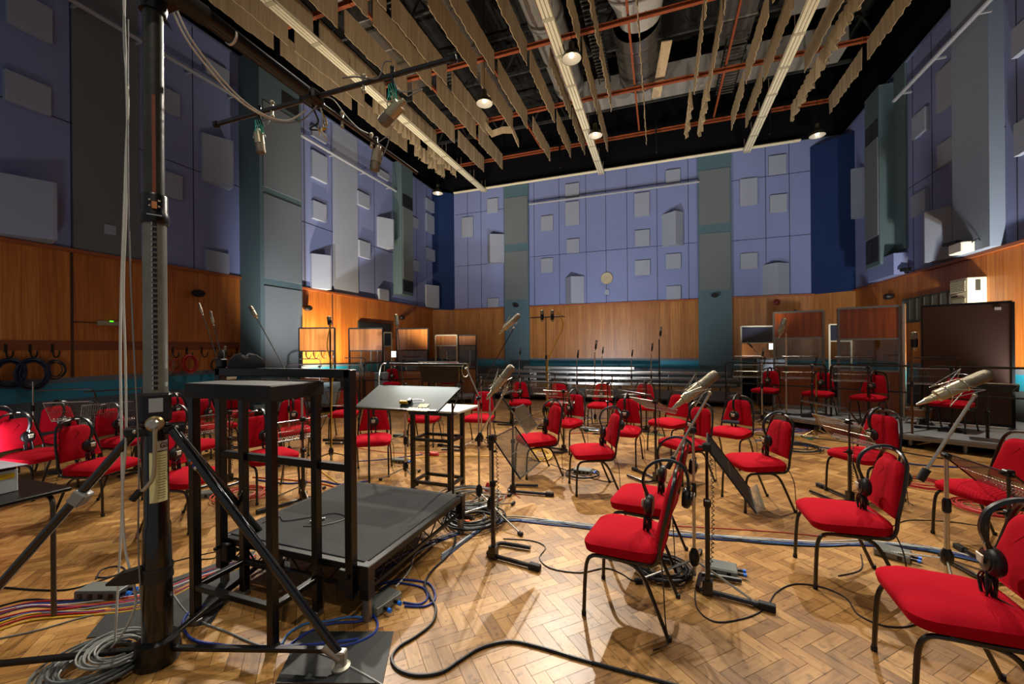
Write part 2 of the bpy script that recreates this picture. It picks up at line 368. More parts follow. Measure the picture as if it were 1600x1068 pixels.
# ---- acoustic pads (flat squares) and boxes (deep, splayed) on the walls
def pad(wall,x0,y0,x1,y1,label,t=.07,deep=0,m=PADM,wedge=0):
    if wall=='F': a,b=oY(x0,y0,YF-t),oY(x1,y1,YF-t)
    else:
        X=(XL+t) if wall=='L' else (XR-t); a,b=oX(x0,y0,X),oX(x1,y1,X)
    z1,z0=a.z,b.z
    if z0<ZW1+.04: z0=ZW1+.05
    q=M()
    if wall=='F':
        A,B=min(a.x,b.x),max(a.x,b.x)
        if wedge:
            w=A+(B-A)*wedge; base=[(A,YF,0),(w,YF-t,0),(B,YF-t*.25,0),(B,YF,0)]
            q.rings([[V(p)+V((0,0,z0)) for p in base],[V(p)+V((0,0,z1)) for p in base]])
        else: q.bx(A,B,YF-t,YF,z0,z1,bev=.006)
    else:
        A,B=min(a.y,b.y),max(a.y,b.y); s=1 if wall=='L' else -1; X0=XL if wall=='L' else XR
        if deep:
            # splayed box: shallow at the near end, deepest near the far end
            ni=(x0,y0) if wall=='L' else (x1,y1); fi=(x1,y1) if wall=='L' else (x0,y0)
            A=oX(ni[0],400,X0+s*t*.22).y; B=oX(fi[0],400,X0+s*t).y
            base=[(X0,A,0),(X0+s*t*.22,A,0),(X0+s*t,B-.05,0),(X0+s*t,B,0),(X0,B+.12,0)]
            if wall=='R': base=base[::-1]
            q.rings([[V(p)+V((0,0,z0)) for p in base],[V(p)+V((0,0,z1)) for p in base]])
        else: q.bx(min(X0,X0+s*t),max(X0,X0+s*t),A,B,z0,z1,bev=.006)
    deepbox=deep or wedge
    return tag(q.build('acoustic_box' if deepbox else 'acoustic_pad',m,smooth=False),label,'acoustic panel','deep acoustic boxes on the walls' if deepbox else 'flat acoustic pads on the walls')
LW=[(12,-25,83,68,'large grey pad at the top edge of the picture, far left'),
(8,106,81,181,'large grey square pad on the far left wall, level with the microphones'),
(239,126,282,183,'grey square pad just right of the crank stand pole, below the wall rail'),
(322,88,359,137,'grey pad high on the left wall crossed by the white cables'),
(241,260,286,313,'grey square pad beside the pole collar of the crank stand'),
(324,389,359,428,'grey square pad resting on the dado cap left of the thick pilaster'),
(163,349,182,368,'tiny grey plate behind the hanging white cables'),
(488,195,511,225,'small pad above the wall rail, between the two hanging microphones'),
(440,229,464,273,'pad directly right of the thick pilaster, upper of two'),
(488,233,512,287,'tall pad under the wall rail left of the pale grey sheet'),
(441,333,466,370,'pad directly right of the thick pilaster, lower of two'),
(490,312,511,348,'square pad just above the shadow of the left wall box'),
(560,297,578,327,'small pad right of the pale grey sheet, upper of two'),
(562,374,579,405,'small pad right of the pale grey sheet, lower of two'),
(593,263,608,283,'small pad at the end of the wall rail beside the left duct casing'),
(593,450,608,470,'small pad at the dado cap left of the duct casing'),
(646,338,654,358,'narrow pad tucked right of the left duct casing, upper'),
(646,405,655,425,'narrow pad tucked right of the left duct casing, lower'),
(667,308,679,333,'top pad of three beside the left navy corner'),
(667,332,679,366,'middle and tallest pad of three beside the left navy corner'),
(668,386,680,409,'bottom pad of three beside the left navy corner')]
for x0,y0,x1,y1,lb in LW: pad('L',x0,y0,x1,y1,lb,t=.1 if x0!=163 else .05)
pad('L',-60,246,90,383,'huge deep box at the left edge of the picture',t=.5,deep=1,wedge=.75)
pad('L',318,199,366,293,'deep box hung left of the thick pilaster beside the microphone bar',t=.32,deep=1,wedge=0)
pad('L',487,391,518,455,'deep box on the left wall casting a tall shadow, above the lit dado',t=.38,deep=1,wedge=0)
pad('L',592,332,616,388,'deep box hung on the left wall beside the left duct casing',t=.4,deep=1,wedge=0)
pad('L',666,441,686,481,'deep box standing on the dado cap at the left navy corner',t=.35,deep=1,wedge=0)
FW=[(761,311,778,331,'small square pad left of the first far pilaster, near the top'),
(721,340,739,369,'upright pad left of the first far pilaster, next to the navy corner'),
(762,466,779,482,'pad at the dado cap left of the first far pilaster'),
(883,288,905,308,'pad above the far wall rail, left of the clock'),
(845,338,864,359,'pad next to the first far pilaster, upper of two'),
(883,316,905,350,'upright pad just under the far wall rail, left of the clock'),
(885,374,905,394,'square pad between the far rail and the left far box'),
(845,404,864,425,'pad next to the first far pilaster, lower of two'),
(945,452,952,460,'tiny grey plate beneath the wall clock'),
(991,302,1015,336,'upright pad under the far rail, right of the clock'),
(992,360,1015,383,'square pad right of the clock, middle of its column'),
(992,407,1016,429,'square pad level with the clock to its right'),
(1040,266,1063,285,'pad above the far rail beside the wide pilaster'),
(1040,397,1064,419,'square pad below the right far box'),
(1041,447,1064,469,'pad at the dado cap left of the wide pilaster'),
(1156,280,1184,319,'upright pad immediately right of the wide pilaster'),
(1157,396,1184,419,'square pad low and right of the wide pilaster'),
(1201,244,1229,270,'pad near the right navy corner, upper of two'),
(1203,305,1230,330,'pad near the right navy corner, lower of two')]
for x0,y0,x1,y1,lb in FW: pad('F',x0,y0,x1,y1,lb,t=.07)
pad('F',757,366,785,408,'deep ridged box left of the first far pilaster',t=.4,wedge=.3)
pad('F',880,432,911,476,'deep ridged box at the dado cap left of the clock',t=.4,wedge=.4)
pad('F',1034,331,1068,380,'deep ridged box high beside the wide pilaster',t=.4,wedge=.65)
pad('F',1195,411,1237,460,'deep ridged box at the dado cap near the right corner',t=.4,wedge=.5)
RW=[(1424,185,1445,203,'small upright pad on the right wall under the diagonal rail'),
(1462,116,1487,158,'tall pad on the right wall beside the projecting grey panel, top'),
(1463,229,1487,249,'square pad on the right wall beside the projecting grey panel'),
(1422,308,1445,329,'shadowed pad on the right wall above the white deep box'),
(1579,48,1620,60,'pad cut by the right picture edge, upper'),
(1583,195,1622,225,'pad cut by the right picture edge, lower'),
]
for x0,y0,x1,y1,lb in RW: pad('R',x0,y0,x1,y1,lb,t=.1)
pad('R',1443,332,1488,396,'bright deep box on the right wall above the air conditioner',t=.35,deep=1,wedge=0)
pad('R',1330,264,1348,330,'bright deep box left of the right duct casing',t=.35,deep=1,wedge=0)
# ---- rails on the walls
def rail(pts,label,r=.045,m=mat('rail_grey','8d9096',.5)):
    t=thing('wall_rail',label,'rail',pts[0]); M().tube(pts,r,8).build('pipe',m,t)
    for k in range(4):
        p=V(pts[0]).lerp(V(pts[-1]),.06+.29*k); off=V((0,.22,0)) if abs(pts[0][1]-pts[-1][1])<.1 else V((-.22 if p.x<0 else .22,0,0))
        M().bar(p,p+off,.04).build('bracket',m,t)
zr=oX(438,192,-10.08).z
rail([(-10.08,4.2,zr),(-10.08,7.6,zr)],'grey pipe rail on the left wall behind the crank stand')
rail([(-10.08,8.95,zr),(-10.08,14.1,zr)],'grey pipe rail on the left wall between pilaster and duct casing')
zf=oY(955,302,17.78).z
rail([(oY(824,0,17.78).x,17.78,zf),(oY(1090,0,17.78).x,17.78,zf)],'grey pipe rail across the far wall above the clock')
zq=oX(1397,167,6.0).z
rail([(5.85,9.0,zq),(5.85,oX(1397,167,5.85).y,zq)],'grey pipe rail along the right wall')
# ---- things on the walls
def spk(px,py,wall,label):
    t_={'L':lambda:oX(px,py,XL+.12),'R':lambda:oX(px,py,XR-.12),'F':lambda:oY(px,py,17.78)}[wall](); t=thing('wall_speaker',label,'speaker',t_,'small black speakers around the walls')
    n=V((1,0,0)) if wall=='L' else V((-1,0,0)) if wall=='R' else V((0,-1,0))
    s=V((0,1,0)) if wall!='F' else V((1,0,0))
    q=M(); rs=[]
    for d,w,h in((-.1,.09,.06),(-.06,.12,.085),(.04,.13,.09),(.08,.11,.075)):
        c=t_+n*d; rs.append([c+s*w*math.cos(a)*(1 if abs(math.cos(a))>.5 else .9)+V((0,0,h*math.sin(a))) for a in [PI/8*i for i in range(16)]])
    q.rings(rs); q.build('body',mat('speaker_black','141312',.5),t)
    g=[[t_+n*.082+s*.09*math.cos(a)+V((0,0,.06*math.sin(a))) for a in [PI/8*i for i in range(16)]],[t_+n*.09+s*.085*math.cos(a)+V((0,0,.055*math.sin(a))) for a in [PI/8*i for i in range(16)]]]
    M().rings(g).build('grille',DARKM,t)
    M().bar(t_-n*.05,t_-n*.12,.03).build('bracket',DARKM,t)
spk(310,458,'L','black speaker on the dark wood dado left of the thick pilaster')
spk(481,481,'L','black speaker on the brightly lit dado right of the thick pilaster')
spk(628,496,'L','black speaker on the left dado above the wooden screens')
spk(806,477,'F','black speaker on the far pilaster left of the clock')
spk(1117,461,'F','black speaker on the wide far pilaster right of the clock')
spk(1388,463,'R','black speaker on the right dado above the screens')
# clock
c=oY(948,434.5,17.96); ck=thing('wall_clock','round cream wall clock on the far wall','clock',c)
M().lathe([(.255,0),(.26,.02),(.24,.05),(.225,.045)],c,(0,-1,0),32).build('rim',mat('clock_rim','a39a80',.5),ck)
M().lathe([(.228,.0),(.228,.036)],c,(0,-1,0),32).build('dial',mat('clock_dial','7f7257',.7),ck)
q=M()
for i in range(12):
    a=PI/6*i; d=V((math.sin(a),0,math.cos(a))); q.bar(c+V((0,-.038,0))+d*.17,c+V((0,-.038,0))+d*.205,.014,.004)
q.build('hour_marks',DARKM,ck)
for nm,a,L,w in(('minute_hand',math.radians(232),.17,.014),('hour_hand',math.radians(58),.09,.02)):
    d=V((math.sin(a),0,math.cos(a))); M().bar(c+V((0,-.045,0))-d*.03,c+V((0,-.045,0))+d*L,w,.004).build(nm,BLACK,ck)
# air conditioner
ya=oX(1543,455,XR).y; xa=oY(1512,450,ya).x; yb=oX(1484,450,xa).y; za,zb=oY(1543,475,ya).z,oY(1512,433,ya).z
ac=thing('air_conditioner','boxy cream air conditioner on the right dado','air conditioner',((xa+XR)/2,(ya+yb)/2,za))
M().bx(xa,XR-.002,ya,yb,za,zb,bev=.01).build('casing',mat('cream_enamel','d9cfae',.4,var=.04),ac)
zm=za+(zb-za)*.48; g=M().bx(xa-.01,xa+.01,ya+.05,yb-.05,zm,zb-.05).build('grille',mat('ac_grille','3a372c',.5),ac,smooth=False)
q=M()
for i in range(8): z=zm+.02+i*(zb-.09-zm)/7; q.bx(xa-.022,xa-.008,ya+.05,yb-.05,z,z+.012)
q.build('slats',MC['cream_enamel'],g,smooth=False)
q=M(); n=22
for i in range(n): y=ya+.07+i*(yb-ya-.14)/n; q.bx(xa-.01,xa+.01,y,y+.014,za+.05,zm-.12)
q.build('lower_louvre',mat('ac_low','8d8468',.5),ac,smooth=False)
M().bx(xa+.12,xa+.2,ya-.004,ya,zm+.02,zb-.05).build('side_slot',MC['ac_grille'],ac,smooth=False)
M().bx(xa-.012,xa,ya+.3,ya+.5,zm-.08,zm-.05).build('name_plate',DARKM,ac,smooth=False)
# glass block strip
w=thing('window','','window'); 
bpy.data.objects.remove(w)
wy0,wy1=12.0,oX(1412,490,XR).y
o=struct(M().bx(XR-.02,XR,wy0,wy1,2.2,2.82).build('window_1',mat('glass_block','4c534b',.15,var=.3,scale=3),smooth=False))
q=M()
for i in range(8):
    y=wy0+(wy1-wy0)*i/7; q.bx(XR-.035,XR-.015,y-.02,y+.02,2.2,2.82)
q.bx(XR-.035,XR-.015,wy0,wy1,2.18,2.22).bx(XR-.035,XR-.015,wy0,wy1,2.80,2.84); q.build('window_frame',mat('win_frame','2e302b',.5),o,smooth=False)
# exit light box left wall
c=oX(172,505,XL+.03); t=thing('wall_box','slim grey box with a green light on the left dado','wall box',c)
M().bx(XL,XL+.07,c.y-.2,c.y+.22,c.z-.045,c.z+.045,bev=.008).build('body',mat('drab_box','8d7f66',.5),t)
M().bx(XL+.055,XL+.075,c.y-.02,c.y+.03,c.z+.03,c.z+.05).build('indicator_light',mat('green_led','40ff20',.4,emit='50ff20',estr=3),t)
M().cyl((XL+.02,c.y-.2,c.z),(XL+.02,oX(112,500,XL).y,c.z),.008).build('wire',BLACK,t)
# hooks and hanging coils on the left wall
def hook(px,py,X=XL):
    c=oX(px,py,X+.03); q=M(); q.bx(X,X+.012,c.y-.02,c.y+.02,c.z-.05,c.z+.09)
    q.tube(cat([(X+.01,c.y,c.z-.02),(X+.05,c.y,c.z-.12),(X+.12,c.y+.01,c.z-.15),(X+.17,c.y+.02,c.z-.1),(X+.18,c.y+.02,c.z-.03)],5),.012,6); return q
HK=[(10,545),(48,545),(83,545),(247,548),(271,548),(293,548),(316,548),(337,548),(354,548),(371,548)]
for i,(px,py) in enumerate(HK):
    hook(px,py).build('wall_hook',DARKM); o=bpy.data.objects[-1] if False else COL.objects[-1]
    tag(o,'steel cable hook in the row on the dark left dado','hook','cable hooks on the left wall')
struct(M().bx(XL,XL+.01,Y0,7.6,1.62,1.80).build('trim_left_hook_board',mat('hook_board','6f3513',.5),smooth=False))
HK2=[(452,552),(464,552),(479,552),(491,552),(503,552),(515,552)]
for px,py in HK2: tag(hook(px,py).build('wall_hook',DARKM),'steel cable hook on the bright dado seen through the wooden screen','hook','cable hooks behind the screens')
CB=dict(black=mat('cable_black','0f0f11',.45),blue=mat('cable_blue','16307c',.45),red=mat('cable_red','a81713',.5),yellow=mat('cable_yellow','c79a12',.5),orange=mat('cable_orange','c2571a',.5),white=mat('cable_white','c9c7bb',.5),grey=mat('cable_grey','7b7c78',.5),green=mat('cable_green','1e6b4e',.5),purple=mat('cable_purple','5b2a63',.5),lblue=mat('cable_light_blue','3a6fa8',.5),navy=mat('cable_navy','0d1230',.5))
def coil(c,r,nrm,colr,turns=7,rad=.008,sq=1.,spread=.03,seg=28,th=5):
    x,y,d=basis(nrm); q=M(); pts=[]
    for i in range(turns*seg+1):
        a=2*PI*i/seg; k=i/seg; rr=r+spread*(math.sin(k*2.4)+.5*math.sin(k*5.1+1)); 
        pts.append(V(c)+x*rr*math.cos(a)+y*rr*sq*math.sin(a)+d*(rad*1.6*math.sin(k*1.7)*1.+rad*.8*(k%3)))
    q.tube(pts,rad,th); return q
for px,py,r,cn,tn,rad,lb in((14,583,.17,'navy',12,.012,'fat coil of navy cable hung at the far left edge of the hook row'),(50,584,.19,'navy',12,.012,'fat coil of navy cable hung second from the left edge'),(86,577,.12,'black',6,.009,'slim black coil hung right of the two fat navy coils'),
    (259,572,.14,'grey',2,.008,'loose grey cable loop hung right of the crank stand pole'),(275,571,.11,'red',3,.007,'thin open red cable coil on the left wall hook'),(296,568,.14,'red',11,.012,'full round red cable coil on the left wall hook'),(337,570,.1,'black',4,.008,'small black oval coil hung near the thick pilaster')):
    c=oX(px,py,XL+.16); tag(coil(c,r,(1,0,0),CB[cn],tn,rad,1.25,.022).build('cable_coil',CB[cn]),lb,'cable coil')
for px,py in((449,590),(466,592)):
    c=oX(px,py,XL+.3); tag(coil(c,.2,(1,0,0),CB['black'],8,.012,1.25,.05).build('cable_coil',CB['black']),'dark tangle of cables hung beside the thick pilaster','cable coil','cable tangles by the pilaster')
# flood lamp and small lamp on the right dado cap
c=oX(1512,392,XR-.25); t=thing('flood_lamp','white projector-like lamp box standing on the right dado cap','lamp',(c.x,c.y,ZW1+.03))
M().box((5.95,c.y,ZW1+.14),(.22,.42,.22),bev=.02).build('body',WHITE,t); M().box((5.9,c.y+.18,ZW1+.29),(.16,.3,.07),rz=.3,bev=.01).build('hood',BLACK,t)
M().tube(cat([(6.0,c.y-.2,ZW1+.2),(6.05,c.y-.3,ZW1+.26),(6.1,c.y-.34,ZW1+.12),(6.1,c.y-.3,ZW1+.04)],6),.008,5).build('cord',BLACK,t)
c=oX(1415,420,XR-.15); t=thing('wall_camera','tiny dark camera on the right dado cap under the duct casing','camera',(c.x,c.y,ZW1+.03))
M().box((c.x,c.y,ZW1+.13),(.14,.2,.09),rz=.4,bev=.01).build('body',DARKM,t); M().cyl((c.x,c.y,ZW1+.03),(c.x,c.y,ZW1+.1),.03).build('mount',DARKM,t)

# dark recess over the second left screen, alarm bell and knob on the far dado
a,b=oX(560,502,XL+.05),oX(611,530,XL+.05)
t=thing('wall_hatch','dark rectangular hatch on the left dado above the two-tone screen','hatch',(XL+.03,(a.y+b.y)/2,b.z)); M().bx(XL,XL+.06,a.y,b.y,b.z,a.z,bev=.01).build('panel',mat('hatch_dark','1b1c19',.5),t,smooth=False)
q=M().bx(XL+.06,XL+.075,a.y,b.y,a.z-.03,a.z).bx(XL+.06,XL+.075,a.y,b.y,b.z,b.z+.03); q.build('rim',DARKM,t,smooth=False)
c=oY(1214,472,YF-.02); t=thing('alarm_bell','small dark red alarm bell on the far dado right of the wide pilaster','bell',c); M().lathe([(.11,0),(.11,.02),(.09,.05),(.03,.07)],c,(0,-1,0),20).build('gong',mat('bell_red','6e1512',.4),t); M().lathe([(.05,-.01),(.05,.0)],c,(0,-1,0),14).build('back_box',DARKM,t)
c=oY(1242,486,YF-.02); t=thing('wall_sensor','small round dark sensor on the far dado under the alarm bell','sensor',c); M().lathe([(.06,0),(.06,.03),(.04,.06)],c,(0,-1,0),16).build('body',mat('sensor_blue','22304a',.4),t)
x=oY(1293,470,YF).x; struct(M().bx(x-.05,x+.05,YF-.1,YF-.001,ZW0,ZW1-.03).build('trim_far_dado_post',CAPW,smooth=False))
# ================================================================ CEILING
CLOTH=wood('drape_canvas','9c8560','b39b74','c6b08b',(0,1,0),.5,.9,bands=False)
_n=CLOTH.node_tree.nodes
ZB=9.6
def strip(X,y0,y1,h=.68,lb=None,ragged=0.,zb=ZB,amp=.012):
    """hanging canvas strip, pleated a little, thickness from solid pair of faces"""
    n=max(8,int((y1-y0)/.07)); q=M(); top=[];bot=[];tp=[];bp=[]
    ph=random.random()*6
    for i in range(n+1):
        y=y0+(y1-y0)*i/n; d=amp*math.sin(y*9+ph)+amp*.8*math.sin(y*23+ph*2)*(1+ragged*3)
        zz=zb+.015*math.sin(y*3+ph)+ragged*(.07*math.sin(y*13+ph)+.05*math.sin(y*29))
        q.v+=[V((X+d-.006,y,zz)),V((X+d*.4-.006,y,zb+h)),V((X+d*.4+.006,y,zb+h)),V((X+d+.006,y,zz))]
    for i in range(n):
        a=i*4;b=a+4
        for k in range(4): l=(k+1)%4; q.f.append((a+k,a+l,b+l,b+k))
    q.f.append((0,1,2,3)); q.f.append((n*4+3,n*4+2,n*4+1,n*4))
    return tag(q.build('canvas_drape',CLOTH),lb or 'long beige canvas strip hanging edge-on from the ceiling grid','drape','canvas strips hung from the ceiling')
R3=[(5.2,8.15),(8.35,11.1),(11.4,14.3),(14.6,17.15)]
names={0:'nearest bay',1:'second bay',2:'third bay',3:'farthest bay'}
cols_=[(-9.67,(0,1,2),.65,0),(-9.15,(0,1),.6,0),(-9.05,(2,),.6,.6),(-9.5,(3,),.6,.7),(-8.9,(3,),.45,.6),(-8.3,(0,1,2),.6,.1),(-7.5,(0,1,2,3),.68,.05),(-6.6,(0,1,2,3),.68,.05),(-6.06,(0,1,2),.68,0),(-5.07,(0,1,2),.68,.05),(-4.52,(0,1,2),.68,0),(-4.4,(3,),.6,.3),(-3.5,(1,2,3),.68,.05),(-2.9,(2,3),.6,.3),
 (-1.98,(1,2,3),.68,.1),(-1.5,(1,2),.6,.2),(1.08,(1,2),.68,.2),(1.5,(1,2),.68,.1),(1.0,(3,),.4,.8),(1.47,(3,),.6,.8),(2.53,(1,2,3),.68,.15),(3.02,(1,2,3),.68,.15),(4.05,(1,2),.6,0),(4.47,(1,2,3),.6,.5),(5.55,(1,2,3),.6,.3),(-.46,(1,2,3),.3,.1)]
ORD='first second third fourth fifth sixth seventh eighth ninth tenth eleventh twelfth thirteenth fourteenth fifteenth sixteenth seventeenth eighteenth nineteenth twentieth twenty-first twenty-second twenty-third twenty-fourth'.split()
for X,bays,h,rg in cols_:
    side='left' if X<-6.2 else 'middle' if X<0 else 'right'
    for b in bays:
        y0,y1=R3[b]
        if (X,b) in((-3.5,1),): pass
        o=strip(X,y0,y1,h,'beige canvas strip in the %s of the ceiling, %s from the left wall'%(names[b],ORD[sorted(c[0] for c in cols_ if b in c[1]).index(X)]),rg,amp=.012 if rg<.5 else .03)
# orange beams across, every bay
ORG=mat('orange_beam','8c4420',.6,var=.25,scale=9)
for y,z in((5.1,10.25),(8.25,10.25),(11.3,10.3),(14.4,10.3),(17.5,10.3)):
    t=thing('ceiling_beam','rusty orange beam across the ceiling, %s'%{5.1:'nearest',8.25:'second',11.3:'third',14.4:'fourth',17.5:'farthest by the far wall'}[y],'beam',(0,y,z),'orange beams across the ceiling')
    q=M(); q.bx(-9.7,5.8,y-.05,y+.05,z+.02,z+.035).bx(-9.7,5.8,y-.005,y+.005,z-.07,z+.02).bx(-9.7,5.8,y-.05,y+.05,z-.085,z-.07); q.build('girder',ORG,t,smooth=False)
    q=M()
    for i in range(14): x=-9.5+i*1.15; q.bx(x-.008,x+.008,y-.06,y+.06,z-.1,z+.05)
    q.build('brackets',ORG,t,smooth=False)
for x in(-7.2,-4.9,-2.9,-.75,2.0,4.7):
    q=M().bx(x-.03,x+.03,5,17.5,10.4,10.5)
    tag(q.build('ceiling_runner',ORG,smooth=False),'thin orange runner along the ceiling, %s from the left wall'%ORD[(-7.2,-4.9,-2.9,-.75,2.0,4.7).index(x)],'beam','orange runners along the ceiling')
# white lighting tracks
TRK=mat('track_cream','d0c6a6',.45,var=.05); 
for x,lb in((-7.8,'left'),(-2.33,'middle'),(3.16,'right')):
    t=thing('lighting_track','long cream three-channel track under the ceiling, %s of three'%lb,'lighting track',(x,9,9),'cream ceiling tracks')
    for k in(-1,0,1): M().bx(x+k*.085-.034,x+k*.085+.034,1.0,17.85,9.0,9.07).build('channel',TRK,t,smooth=False)
    M().bx(x-.13,x+.13,1.0,17.85,9.045,9.085).build('backing_plate',TRK,t,smooth=False)
    q=M(); 
    for i in range(14):
        y=1.5+i*1.25
        q=M().bx(x-.13,x+.13,y-.05,y+.05,8.992,8.999)
        for dx in(-.09,.09): q.bx(x+dx-.006,x+dx+.006,y-.006,y+.006,8.995,9.5)
        q.build('hanger',mat('hanger_mark','a0967a',.5),t,smooth=False)
t=thing('lighting_track','cream pipe track running across the top of the far wall','lighting track',(-1,17.8,9.1))
M().bx(-9.4,4.9,17.75,17.85,9.1,9.2,bev=.02).build('channel',TRK,t); M().bx(-9.4,4.9,17.73,17.76,9.14,9.16).build('lip',TRK,t)
# ducts
DUCT=mat('duct_silver','8b8478',.3,.8,var=.3,scale=3,bump=.2)
DUCTP=mat('duct_pale','8f8a80',.6,.2,var=.12,scale=1)
def round_duct(x,y0,y1,z,r,label,m=DUCT,rib=.5):
    t=thing('air_duct',label,'duct',(x,y0,z)); M().lathe([(r,0),(r,y1-y0)],(x,y0,z),(0,1,0),28).build('pipe',m,t)
    q=M(); k=int((y1-y0)/rib)
    for i in range(k+1): q.lathe([(r+.002,0),(r+.03,.01),(r+.03,.04),(r+.002,.05)],(x,y0+i*rib,z),(0,1,0),28)
    q.build('joint_rings',m,t)
round_duct(-5.6,7.0,15.1,11.2,.42,'corrugated silver duct above the left middle canvas strips')
round_duct(-3.1,10.0,15.1,11.3,.52,'pale fat duct right of the first bell lamp',DUCTP,1.6)
round_duct(-.6,12.7,15.2,11.3,.68,'broad silver duct hanging down at the ceiling centre')
t=thing('air_duct','white tapering duct at the top centre of the picture','duct',(-.4,9,11.3))
q=M(); rs=[]
for y,w,h in((8.6,1.3,.5),(10.8,1.1,.5),(12.0,.68,.5),(12.6,.6,.5)): rs.append([V((-.5+w*math.cos(a),y,11.3+h*math.sin(a))) for a in [PI/10*i for i in range(20)]])
q.rings(rs).build('hood',mat('duct_white','a9a59b',.5),t)
def box_duct(x0,x1,y0,y1,z0,z1,label):
    t=thing('air_duct',label,'duct',((x0+x1)/2,y0,z0)); M().bx(x0,x1,y0,y1,z0,z1,bev=.02).build('sheet_metal',DUCT,t,smooth=False)
    k=int((y1-y0)/1.2)
    for i in range(k+1): y=y0+i*1.2; M().bx(x0-.03,x1+.03,y-.02,y+.02,z0-.03,z1+.03).build('flange',DUCTP,t,smooth=False)
box_duct(1.7,2.6,9.5,14.2,10.9,11.7,'square silver duct right of the ceiling centre')
box_duct(-8.8,-8.0,4.0,9,11.0,11.7,'square silver duct high over the left canvas strips')
box_duct(-8.6,-7.7,9.6,12.8,11.0,11.7,'grey square duct over the first orange beam at left')
t=thing('air_duct','long grey duct crossing behind the last orange beam','duct',(0,15.6,11)); M().bx(-3.0,5.5,15.3,16.2,10.8,11.5,bev=.02).build('sheet_metal',DUCTP,t,smooth=False)
t=thing('air_duct','grey duct crossing at the upper right over the last strips','duct',(4.5,12.9,11)); M().bx(3.3,6.2,12.6,13.3,10.7,11.3,bev=.02).build('sheet_metal',DUCTP,t,smooth=False)
# cable trays
def tray(x,y0,y1,z,w,label):
    t=thing('cable_tray',label,'cable tray',(x,y0,z)); q=M().bx(x-w/2,x-w/2+.03,y0,y1,z,z+.1).bx(x+w/2-.03,x+w/2,y0,y1,z,z+.1); q.build('side_rails',DARKM,t,smooth=False)
    q=M(); k=int((y1-y0)/.16)
    for i in range(k): y=y0+i*.16; q.bx(x-w/2,x+w/2,y,y+.04,z,z+.03)
    q.build('rungs',mat('tray_rung','5d584d',.6,.4),t,smooth=False)
tray(-6.33,5.5,14.4,10.35,.42,'dark ladder tray between the left canvas strips')
tray(-1.75,8.5,14.6,10.8,.4,'dark ladder tray right of the middle track'); tray(2.95,8,12.6,10.9,.6,'dark ladder tray right of the square duct'); tray(2.2,13.6,16.5,10.6,.6,'dark ladder tray by the far end of the right duct')
# trusses
TR=mat('truss_grey','3b3a36',.6,.3)
for y in(6.6,9.9,13.2,16.5):
    q=M()
    for z in(10.95,12.3): q.bx(-9.9,6.0,y-.04,y+.04,z-.05,z+.05)
    for i in range(11):
        x=-9.5+i*1.5; q.bar((x,y,10.95),(x+.75,y,12.3),.05); q.bar((x+.75,y,12.3),(x+1.5,y,10.95),.05)
    tag(q.build('roof_truss',TR,smooth=False),'dark steel roof truss above the ceiling grid, %s'%{6.6:'nearest',9.9:'second from the near side',13.2:'third from the near side',16.5:'farthest'}[y],'truss','roof trusses')
for x in(-7.9,-4.0,-.1,3.8):
    tag(M().bx(x-.03,x+.03,17.2,17.3,9.3,12.6).build('ceiling_post',BLACK,smooth=False),'thin black hanger post before the far black wall','post','black hanger posts by the far wall')
# small torn rag on the ceiling
q=M(); b=P(780,208,9.6)
pts=[b+V((-.5,-.3,.3)),b+V((-.3,0,-.0)),b+V((.1,.1,.12)),b+V((.45,.2,.1)),b+V((.55,.6,-.25)),b+V((.65,.6,.0))]
rr=[[p+V((0,0,.16)),p+V((.02,0,.16)),p+V((.02,0,-.1)),p+V((0,0,-.1))] for p in pts]
tag(M().rings(rr).build('torn_drape',CLOTH),'torn twisted canvas rag dangling left of the middle track','drape')
t=thing('hung_plank','loose pale board hung at the ceiling centre','board',P(1035,100,10.5)); a,b_=P(1042,64,10.6),P(1025,152,10.45); M().bar(a,b_,.3,.03).build('plank',CLOTH,t,smooth=False)
# pendant bell lamps
BELL=mat('bell_outer','4b4a3c',.35,.5); BELLI=mat('bell_inner','d9d4c5',.35,.2)
def bell(px,py,z,label,s=1.):
    c=P(px,py,z); t=thing('pendant_lamp',label,'lamp',c,'bell lamps under the ceiling')
    M().lathe([(.05*s,.42*s),(.07*s,.4*s),(.075*s,.25*s),(.1*s,.2*s),(.2*s,.13*s),(.25*s,.0),(.245*s,-.005),(.243*s,0)],c,seg=24,cap=False).build('shade',BELL,t)
    M().lathe([(.02*s,.2*s),(.09*s,.19*s),(.185*s,.12*s),(.238*s,.0)],c,seg=24,cap=False).build('reflector',BELLI,t)
    M().ball(c+V((0,0,.09*s)),.07*s).build('bulb',mat('lamp_bulb','f2ead2',.3,emit='ffe9c0',estr=1.6),t)  # bulb glow added to brighten the reflector; these lamps hang unlit
    M().cyl(c+V((0,0,.42*s)),(c.x,c.y,12.6),.008,seg=6).build('cord',BLACK,t)
bell(757,162,8.8,'bell lamp between the left and middle tracks'); bell(893,92,8.8,'bell lamp touching the middle track, nearest'); bell(930,212,8.8,'bell lamp far along the middle track')
bell(1277,212,8.8,'bell lamp above the right navy corner'); bell(684,302,8.8,'bell lamp above the left navy corner'); bell(247,42,8.8,'large bell lamp just right of the crank stand pole top')
for px,y0,y1 in((553,9.0,12),):
    pass
